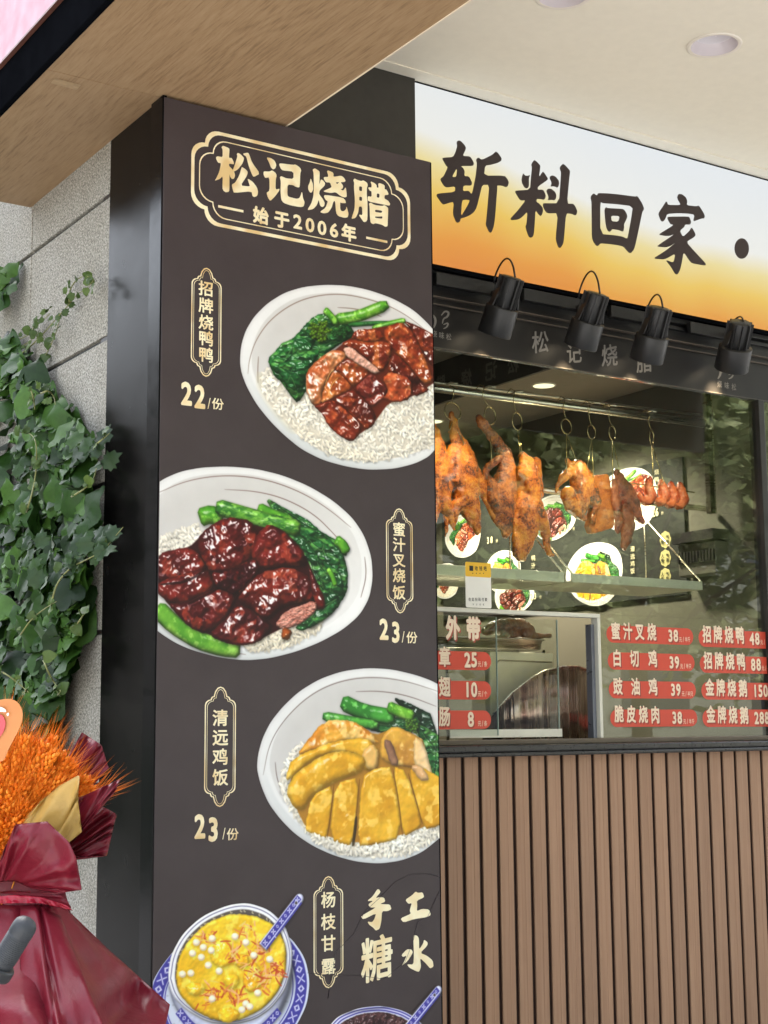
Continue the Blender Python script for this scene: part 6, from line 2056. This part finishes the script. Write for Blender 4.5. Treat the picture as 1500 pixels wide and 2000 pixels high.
for si, st in enumerate(stems):
    q = np.array(st, float)
    for _ in range(2):
        r = np.empty((len(q) * 2 - 2, 2))
        r[0::2], r[1::2] = .75 * q[:-1] + .25 * q[1:], .25 * q[:-1] + .75 * q[1:]
        q = np.vstack([q[:1], r, q[-1:]])
    o0 = .03 if si < 6 else .17
    pts = [on_wall(x, y, o0 + .015 * math.sin(i * .5)) for i, (x, y) in enumerate(q)]
    n = len(pts)
    ms.tube(pts, [.0024 * (1 - .7 * i / n) for i in range(n)], 6)
    for i in range(2, n, 3 if si < 6 else 5):
        for s in (0, 1):
            if rv.random() < .75:
                leaf_mesh(my, pts[i] + np.array([-.006, rv.gauss(0, .008), rv.gauss(0, .008)]), np.array([-1, rv.gauss(-.3, .5), rv.gauss(.2, .4)]), np.array([rv.gauss(0, .4), rv.gauss(0, 1), rv.gauss(.2, .8)]), rv.uniform(.014, .03), JAG if rv.random() < .5 else HEART, .2, .1)
ms.obj('stems', STEMM, T)
my.obj('young_leaves', IVYL, T)

# ------------------------------------------------------------ wheat bouquet in maroon paper
BD = 2.62
BP = dist(-40, 1730, BD)
BASE = np.array([BP[0], BP[1], 0.0])
T = thing('wheat_bouquet', BASE, "large bouquet of orange dyed wheat wrapped in maroon and gold paper before the pillar", 'bouquet')
wk = NB('orange_wheat')
_g = wk.n("NewGeometry")
_c = wk.ramp(_g.outputs['Random Per Island'], [(0, lin((216, 104, 14))), (.5, lin((236, 130, 24))), (1, lin((244, 162, 56)))])
wk.bsdf(_c, .5, spec=.4)
rw = random.Random(3)


def ear_mesh(seed, simple_=False):
    """an ear of wheat along +Z from the origin, about 8 cm with bristles"""
    r = random.Random(seed)
    mb = MB()
    L = .062
    rows = 6 if simple_ else 9
    for i in range(rows):
        z = L * i / rows
        for j in range(4):
            a = j * math.pi / 2 + (i % 2) * .78
            w_ = .0085 * (1 - .45 * i / rows)
            c = np.array([math.cos(a) * w_ * .62, math.sin(a) * w_ * .62, z])
            d = np.array([math.cos(a) * .38, math.sin(a) * .38, 1.0])
            d /= np.linalg.norm(d)
            gl, gr = .0145, .0038
            mb.tube([c, c + d * gl * .3, c + d * gl * .7, c + d * gl], [.0008, gr, gr * .85, .0004], 5, caps=False)
            if (j + i) % (3 if simple_ else 2) == 0:
                e = c + d * gl
                t = e + (d + np.array([r.gauss(0, .10), r.gauss(0, .10), .55])) * r.uniform(.028, .045)
                sd = np.array([-math.sin(a), math.cos(a), 0]) * .0005
                mb.add([e - sd, e + sd, t], [(0, 1, 2)])
                mb.add([e - np.array([sd[1], -sd[0], 0]), e + np.array([sd[1], -sd[0], 0]), t], [(0, 1, 2)])
    mb.tube([(0, 0, -.10), (0, 0, L * .9)], .0012, 4)
    return mb


eb = [ear_mesh(k).obj('wheat_ear', wk.m) for k in range(3)]
region = [(-60, 1400), (0, 1400), (30, 1395), (95, 1415), (150, 1455), (190, 1490), (205, 1522), (212, 1542), (165, 1552), (110, 1578), (60, 1622), (20, 1670), (-60, 1690)]


def in_poly(x, y, P):
    c = False
    for i in range(len(P)):
        (x0, y0), (x1, y1) = P[i], P[i - 1]
        if (y0 > y) != (y1 > y) and x < (x1 - x0) * (y - y0) / (y1 - y0) + x0:
            c = not c
    return c


def ear_matrix(px, py, jit=.12):
    """an ear whose tip stands at the pixel, pointing away from the tied stems"""
    rad = math.hypot(px + 40, py - 1730) / 360
    d = BD - .07 * math.sin(min(1, max(0, 1.15 - rad)) * 1.4) + rw.gauss(0, .012)
    tip = dist(px, py, d)
    v = tip - (BP + FW * .05)
    v = v / np.linalg.norm(v) + np.array([rw.gauss(0, jit), rw.gauss(0, jit), rw.gauss(0, jit * .6)])
    v = Vector(v).normalized()
    q = v.to_track_quat('Z', 'Y')
    m = q.to_matrix().to_4x4() @ Matrix.Rotation(rw.uniform(0, 6.28), 4, 'Z')
    m.translation = Vector(tip) - v * .085
    return m


cand = []
while len(cand) < 330:
    x, y = rw.uniform(-60, 215), rw.uniform(1395, 1690)
    if in_poly(x, y, region):
        cand.append((x, y))
cand += [(222, 1540), (230, 1530), (20, 1672), (8, 1690), (-5, 1650), (30, 1640), (8, 1385), (20, 1380), (112, 1420)]
inv = Matrix.Translation(-Vector(BASE))
for k, (x, y) in enumerate(cand[-95:]):
    o = eb[k % 3] if k < 3 else eb[k % 3].copy()
    if k >= 3:
        COL.objects.link(o)
    o.parent = T
    o.matrix_parent_inverse = inv
    o.matrix_basis = ear_matrix(x, y)
mm = MB()
base = [ear_mesh(20 + k, True) for k in range(2)]
for k, (x, y) in enumerate(cand[:-95] + [(-80 - x_, y_) for x_, y_ in cand[::2] if x_ > -10]):
    m = ear_matrix(x, y)
    b_ = base[k % 2]
    mm.add([tuple(m @ Vector(p)) for p in b_.v], b_.f, True)
for k in range(160):     # stalks running down into the tie
    x, y = cand[k]
    m = ear_matrix(x, y)
    p0 = np.array(m.translation)
    mm.tube([p0, p0 * .5 + BP * .5 + np.array([rw.gauss(0, .012)] * 3), BP + np.array([rw.gauss(0, .02), rw.gauss(0, .02), -.05])], .0012, 4, caps=False)
o = mm.obj('wheat_mass', wk.m, T)
o['kind'] = 'stuff'

MAR = m_paper('maroon_paper', (108, 20, 36), .42)
GLD = m_paper('gold_paper', (176, 142, 74), .5)
RIB = m_paper('red_ribbon', (150, 28, 48), .25)


def sheet(name, mat, A, B, nu=36, nv=16, crease=6, amp=.02, bulge=.0, seed=0, label=None, soft=False):
    """paper between two edge lines; each point is (px, py, distance)"""
    def samp(L, t):
        L = np.array(L, float)
        s = np.r_[0, np.cumsum(np.hypot(*np.diff(L[:, :2], axis=0).T))]
        s /= s[-1]
        return [np.interp(t, s, L[:, i]) for i in range(3)]
    r = random.Random(seed)
    ph = [(r.uniform(0, 6.28), r.uniform(.6, 1.6), r.uniform(-.7, .7)) for _ in range(5)]
    lines_ = [(math.cos(a_), math.sin(a_), r.uniform(-.2, 1.1), r.choice((-1, 1)) * r.uniform(.3, 1.0) * (1.0 if soft else .45)) for a_ in [r.uniform(0, 3.14) for _ in range(15)]]
    vs = []
    for j in range(nv + 1):
        v = j / nv
        for i in range(nu + 1):
            u0 = i / nu
            u = u0 + .35 / crease * math.sin(6.283 * u0 * 1.3 + seed) * math.sin(3.1416 * u0)
            u = min(1.0, max(0.0, u))
            a, b = samp(A, u0), samp(B, u0)
            p = [a[k] * (1 - v) + b[k] * v for k in range(3)]
            q = 0
            for n_, (f0, k0, k1) in enumerate(ph[:3] if soft else ph):
                w_ = (u * crease * k0 + v * k1 + f0 / 6.28) % 1
                q += (math.sin(w_ * 6.283) * .5 if soft else (abs(w_ * 2 - 1) - .5)) / (1 + n_ * .6)
            for lx, ly, lo_, la in lines_:
                d_ = abs(u * lx + v * ly - lo_)
                q += la * max(0, .13 - d_) * 5
            p[2] += amp * q * (.15 + .85 * v) - bulge * math.sin(math.pi * v) * math.sin(math.pi * u)
            vs.append(dist(*p))
    W = nu + 1
    mb = MB()
    mb.add(vs, [(j * W + i, j * W + i + 1, (j + 1) * W + i + 1, (j + 1) * W + i) for j in range(nv) for i in range(nu)], True)
    o = mb.obj(name, mat, T)
    s_ = o.modifiers.new('thick', 'SOLIDIFY')
    s_.thickness = .0006
    if label:
        o['label'] = label
    return o


# back collar, right wings, gold point, front fan, ribbon, long skirt
sheet('wrapping_paper', MAR, [(-10, 1720, 2.66), (40, 1690, 2.68), (80, 1650, 2.70)], [(160, 1430, 2.74), (198, 1455, 2.73), (212, 1500, 2.72)], 26, 14, 4, .02, 0, 1)
sheet('wrapping_paper', MAR, [(100, 1690, 2.55), (120, 1670, 2.54), (140, 1650, 2.53)], [(146, 1562, 2.56), (190, 1542, 2.55), (236, 1521, 2.53), (225, 1545, 2.52), (196, 1574, 2.51)], 34, 14, 3, .016, .008, 2)
sheet('wrapping_paper', MAR, [(60, 1710, 2.60), (90, 1700, 2.58), (120, 1668, 2.56)], [(196, 1573, 2.62), (228, 1590, 2.60), (216, 1640, 2.57), (209, 1672, 2.55), (150, 1672, 2.54)], 34, 14, 6, .03, .02, 3)
sheet('gold_sheet', GLD, [(-10, 1690, 2.56), (20, 1660, 2.55), (60, 1645, 2.53), (110, 1655, 2.52), (135, 1648, 2.52)], [(40, 1606, 2.55), (80, 1565, 2.54), (115, 1535, 2.53), (155, 1513, 2.53), (152, 1570, 2.50)], 34, 12, 3, .016, .012, 4, "gold paper point standing in front of the wheat")
sheet('gold_sheet', GLD, [(100, 1650, 2.50), (122, 1645, 2.50), (132, 1648, 2.50)], [(128, 1600, 2.52), (152, 1560, 2.50), (160, 1625, 2.51)], 14, 8, 2, .01, .0, 44)
sheet('wrapping_paper', MAR, [(-20, 1730, 2.52), (5, 1722, 2.50), (30, 1722, 2.50), (60, 1735, 2.50)], [(-5, 1690, 2.50), (30, 1610, 2.46), (92, 1604, 2.45), (135, 1645, 2.43), (150, 1680, 2.42), (160, 1738, 2.42), (112, 1745, 2.45)], 52, 20, 4.2, .036, .03, 5, "maroon paper fan folded over the tie")
sheet('wrapping_paper', MAR, [(-20, 1745, 2.54), (20, 1740, 2.54), (60, 1742, 2.53)], [(110, 1745, 2.46), (130, 1757, 2.45), (140, 1775, 2.46), (60, 1765, 2.50)], 24, 10, 4, .016, .0, 6)
sheet('ribbon', RIB, [(-30, 1752, 2.48), (30, 1748, 2.46), (80, 1752, 2.45), (130, 1768, 2.44)], [(-30, 1766, 2.48), (30, 1764, 2.45), (80, 1764, 2.44), (142, 1778, 2.44)], 30, 6, 8, .014, .0, 7, "dark red ribbon tied round the stems")
sheet('skirt_paper', MAR, [(-30, 1765, 2.50), (20, 1768, 2.49), (60, 1768, 2.49), (105, 1765, 2.50), (130, 1775, 2.52), (150, 1800, 2.56)], [(-120, 2160, 2.30), (60, 2180, 2.20), (200, 2180, 2.24), (270, 2080, 2.36), (318, 2030, 2.46), (332, 1962, 2.52)], 70, 34, 2.4, .06, .06, 8, "long maroon skirt of wrapping paper hanging below the ribbon", True)
sheet('inner_paper', MAR, [(-60, 1690, 2.60), (40, 1700, 2.60), (120, 1712, 2.60)], [(-60, 1790, 2.58), (60, 1790, 2.58), (140, 1790, 2.58)], 14, 6, 2, .01, 0, 71)
sheet('skirt_paper', MAR, [(40, 1768, 2.47), (70, 1766, 2.46), (118, 1790, 2.47)], [(40, 2190, 2.18), (130, 2190, 2.14), (225, 2060, 2.22)], 40, 30, 1.6, .04, .03, 9, None, True)
# the far half of the wrapping, out of frame
mir = lambda L: [(-80 - p[0], p[1], p[2] + .05) for p in L]
sheet('wrapping_paper', MAR, mir([(100, 1690, 2.55), (120, 1670, 2.54), (140, 1650, 2.53)]), mir([(146, 1562, 2.56), (190, 1542, 2.55), (236, 1521, 2.53), (225, 1545, 2.52), (196, 1574, 2.51)]), 34, 14, 3, .016, .008, 22)
sheet('wrapping_paper', MAR, mir([(-20, 1730, 2.52), (5, 1722, 2.50), (30, 1722, 2.50), (60, 1735, 2.50)]), mir([(-5, 1690, 2.50), (30, 1610, 2.46), (92, 1604, 2.45), (135, 1645, 2.43), (150, 1680, 2.42), (160, 1738, 2.42), (112, 1745, 2.45)]), 46, 18, 4.2, .034, .03, 25)
sheet('skirt_paper', MAR, mir([(-30, 1765, 2.50), (20, 1768, 2.49), (60, 1768, 2.49), (105, 1765, 2.50), (130, 1775, 2.52), (150, 1800, 2.56)]), mir([(-120, 2160, 2.30), (60, 2180, 2.20), (200, 2180, 2.24), (270, 2080, 2.36), (318, 2030, 2.46), (332, 1962, 2.52)]), 60, 30, 2.4, .05, .05, 28, None, True)
sheet('skirt_paper', MAR, [(-200, 1770, 2.72), (-40, 1770, 2.74), (130, 1775, 2.70)], [(-420, 2160, 2.66), (-40, 2180, 2.80), (330, 1970, 2.56)], 50, 26, 2.4, .04, .0, 29, None, True)
stalkm = MB()
for k in range(26):
    a = k * 2.4
    r_ = .02 + .015 * (k % 3)
    stalkm.tube([BP + np.array([r_ * math.cos(a), r_ * math.sin(a), -.02]), BASE + np.array([r_ * 2 * math.cos(a + .5), r_ * 2 * math.sin(a + .5), .002])], .0022, 5)
stalkm.obj('stalks', wk.m, T)

# peach cut-out card stuck into the wheat
cmat = NB('peach_card')
_n = cmat.noise(cmat.pos(), 5, 2)
cmat.bsdf(cmat.ramp(_n, [(.3, lin((186, 112, 54))), (.7, lin((198, 130, 70)))]), .4)
CD = 2.36
t = thing('decorative_card', dist(0, 1470, CD), "peach rounded cut-out card with red patch and painted white highlights poking out of the wheat", 'card')
fn = -FW


def cardpoly(pts, off):
    q = chaikin(np.array(pts, float), 2)
    return [tuple(p) for p in q], off


def card_add(pts, off, mat, nm, thick=0):
    q = [tuple(p) for p in chaikin(np.array(pts, float), 2)]
    mb = MB()
    mb.poly([q], lambda a, b: dist(a, b, CD - off))
    o = mb.obj(nm, mat, t)
    s_ = o.modifiers.new('thick', 'SOLIDIFY')
    s_.thickness = .002
    return o


card_add([(-40, 1480), (-40, 1392), (-20, 1374), (0, 1367), (10, 1365), (20, 1365), (30, 1368), (38, 1375), (43, 1384), (45, 1395), (44, 1406), (41, 1416), (35, 1430), (27, 1444), (16, 1466), (6, 1490)], 0, cmat.m, 'card_sheet')
card_add([(-30, 1400), (-8, 1394), (6, 1396), (12, 1412), (8, 1428), (-4, 1445), (-30, 1450)], .004, simple('card_red', (206, 74, 84), .4), 'red_patch')
card_add([(-12, 1384), (2, 1380), (12, 1386), (12, 1391), (2, 1389), (-10, 1392)], .006, simple('card_white', (244, 238, 232), .4), 'painted_highlight')  # white highlight painted onto the card
card_add([(13, 1394), (17, 1391), (18, 1396), (15, 1399)], .006, MATS['card_white'], 'painted_highlight')
MB().tube([dist(0, 1440, CD + .012), dist(-20, 1560, CD + .10), BP], .003, 6).obj('stick', simple('bamboo_stick', (190, 160, 110), .6), t)

# ------------------------------------------------------------ handlebar of a parked scooter
HD = 1.95
g0, g1 = dist(2, 1885, HD), dist(52, 1803, HD)
T = thing('scooter_handlebar', (g0[0], g0[1], 0), "black rubber handlebar grip poking in front of the maroon paper", 'handlebar')
RUB = simple('black_rubber', (46, 49, 54), .55, var=.15, scale=30, bstr=.2)
ax = (g1 - g0) / np.linalg.norm(g1 - g0)
k = HD / FPX
Ln = np.linalg.norm(g1 - g0)
mb = MB()
pr = [(0, 22 * k), (Ln * .1, 23 * k)]
for i in range(14):
    z = Ln * (.14 + .56 * i / 14)
    pr += [(z, 22.6 * k), (z + Ln * .008, 23.6 * k), (z + Ln * .026, 23.6 * k), (z + Ln * .034, 22.6 * k)]
pr += [(Ln * .74, 24 * k), (Ln * .9, 24 * k), (Ln * 1.0, 22 * k), (Ln * 1.07, 16 * k), (Ln * 1.11, 7 * k), (Ln * 1.115, .0002)]
mb.lathe(g0, ax, pr, 28)
mb.obj('grip', RUB, T)
MB().lathe(g0 - ax * .016, ax, [(0, 20 * k), (.0, 29 * k), (.003, 31 * k), (.013, 31 * k), (.016, 29 * k), (.016, 20 * k)], 28).obj('collar', simple('black_plastic_collar', (36, 37, 40), .4), T)
st = g0 - ax * .42 - EZ * .05
MB().tube([g0 - ax * .01, g0 - ax * .22, st], .011, 12).obj('bar', simple('dark_bar', (60, 60, 62), .3, metal=.8), T)
ft = np.array([st[0] - .12, st[1] + .1, .0])
MB().tube([st, st * .5 + ft * .5 - EZ * .02, ft + EZ * .26], [.02, .024, .026], 12).obj('steering_column', simple('dark_bar2', (52, 52, 55), .4, metal=.5), T)
MB().lathe(ft + EZ * .26 - EX * .05, EX, [(0, .10), (0, .24), (.02, .26), (.08, .26), (.1, .24), (.1, .10)], 36).obj('front_wheel', RUB, T)
MB().tube([g0 - ax * .02 + UP * .01, g0 + ax * .02 + UP * .03 - FW * .03 - RT * .05, g0 + ax * .05 + UP * .03 - FW * .05 - RT * .06], .005, 8).obj('brake_lever', simple('dark_bar', (60, 60, 62), .3), T)

# ------------------------------------------------------------ across the street: what the glass reflects
TL = m_leaf('street_tree_leaf', (104, 116, 72), (130, 140, 92), (154, 160, 112))
BARK = simple('bark', (84, 72, 60), .9, var=.3, bstr=.5)
rt = random.Random(9)


def tree(h, r, n, seed):
    rq = random.Random(seed)
    t = thing('street_tree', (0, 0, 0), '', 'tree', 'trees across the street')
    tr = MB()
    tr.tube([(0, 0, 0), (.05, 0, h * .3), (-.04, .05, h * .62)], [.17, .12, .05], 9)
    for k in range(8):
        a = k * 2.4
        z = h * (.32 + .04 * k)
        tr.tube([(0, 0, z), (r * .4 * math.cos(a), r * .4 * math.sin(a), z + h * .12), (r * .75 * math.cos(a), r * .75 * math.sin(a), z + h * .2)], [.06, .04, .015], 6)
    tr.obj('trunk', BARK, t)
    cl = []
    for k in range(34):
        a, e = rq.uniform(0, 6.28), rq.uniform(-.8, 1)
        rr = r * rq.uniform(.35, 1) * math.sqrt(max(.05, 1 - (e * .75) ** 2))
        cl.append((rr * math.cos(a), rr * math.sin(a), h * .66 + e * h * .3, rq.uniform(.35, .8)))
    mb = MB()
    for k in range(n):
        x, y, z, s = cl[rq.randrange(34)]
        P = np.array([x + rq.gauss(0, s * .55), y + rq.gauss(0, s * .55), z + rq.gauss(0, s * .45)])
        a = np.array([rq.gauss(0, 1), rq.gauss(0, 1), rq.gauss(0, .5)])
        a /= np.linalg.norm(a)
        b = np.cross(a, [rq.gauss(0, 1), rq.gauss(0, 1), rq.gauss(0, 1)])
        b /= np.linalg.norm(b)
        L, W = rq.uniform(.09, .17), rq.uniform(.04, .07)
        mb.add([P - a * L, P + b * W, P + a * L, P - b * W], [(0, 1, 2, 3)])
    mb.obj('crown', TL, t)
    return t


def move_tree(t, x, y, rz, s, label):
    t.location, t.rotation_euler, t.scale = (x, y, 0), (0, 0, rz), (s, s, s)
    t['label'] = label


def copy_thing(t):
    r = t.copy()
    COL.objects.link(r)
    for c in list(t.children):
        d = c.copy()
        COL.objects.link(d)
        d.parent = r
    return r


t0 = tree(5.4, 2.0, 6500, 1)
spots_ = [(5.5, -5.4, 0, .95), (8.6, -5.6, 1.2, 1.05), (11.6, -5.3, 2.6, .9), (14.6, -5.8, 4.0, 1.1), (18.0, -5.4, 5.2, 1.0), (2.0, -5.6, 3.3, 1.0)]
first = [(x, y, a, s) for x, y, a, s in spots_]
for i, (x, y, a, s) in enumerate(first):
    t = t0 if i == 0 else copy_thing(t0)
    move_tree(t, x, y, a, s, "leafy green street tree mirrored in the shop glass")
T = thing('added_hedge', (-2.4, 14, 0), "clipped dark hedge along the side road, mirrored in the pillar cladding", 'added_hedge')  # unseen planting, added to darken what the pillar cladding reflects
MB().box(-2.9, -1.9, 5.2, 34, 0, 1.15).obj('added_hedge_core', simple('hedge_green', (30, 40, 24), .9, var=.4, scale=18, bstr=.6), T)
pale = simple('far_facade', (120, 122, 112), .8, var=.05, scale=2)
T = thing('street_building', (10, -18, 0), "pale apartment building across the street, mirrored faintly in the glass", 'building')
MB().box(-8, 34, -24, -17, 0, 13).obj('wall', pale, T)
fw_m = simple('far_window_pane', (44, 52, 60), .1)
for j in range(4):
    for i in range(10):
        MB().box(-6 + i * 4, -4 + i * 4, -17.02, -16.98, 1.2 + j * 3, 2.9 + j * 3).obj('window', fw_m, T)
T = thing('street_building', (-22, 22, 0), "dark building down the side street mirrored in the pillar's glossy cladding", 'building')
MB().box(-30, -14, 12, 60, 0, 12.4).obj('wall', simple('grey_facade', (58, 54, 50), .8, var=.1, scale=2), T)
for j in range(2):
    for i in range(6):
        MB().box(-13.99, -13.96, 14 + i * 4, 16 + i * 4, 1.5 + j * 3, 3.2 + j * 3).obj('window', fw_m, T)
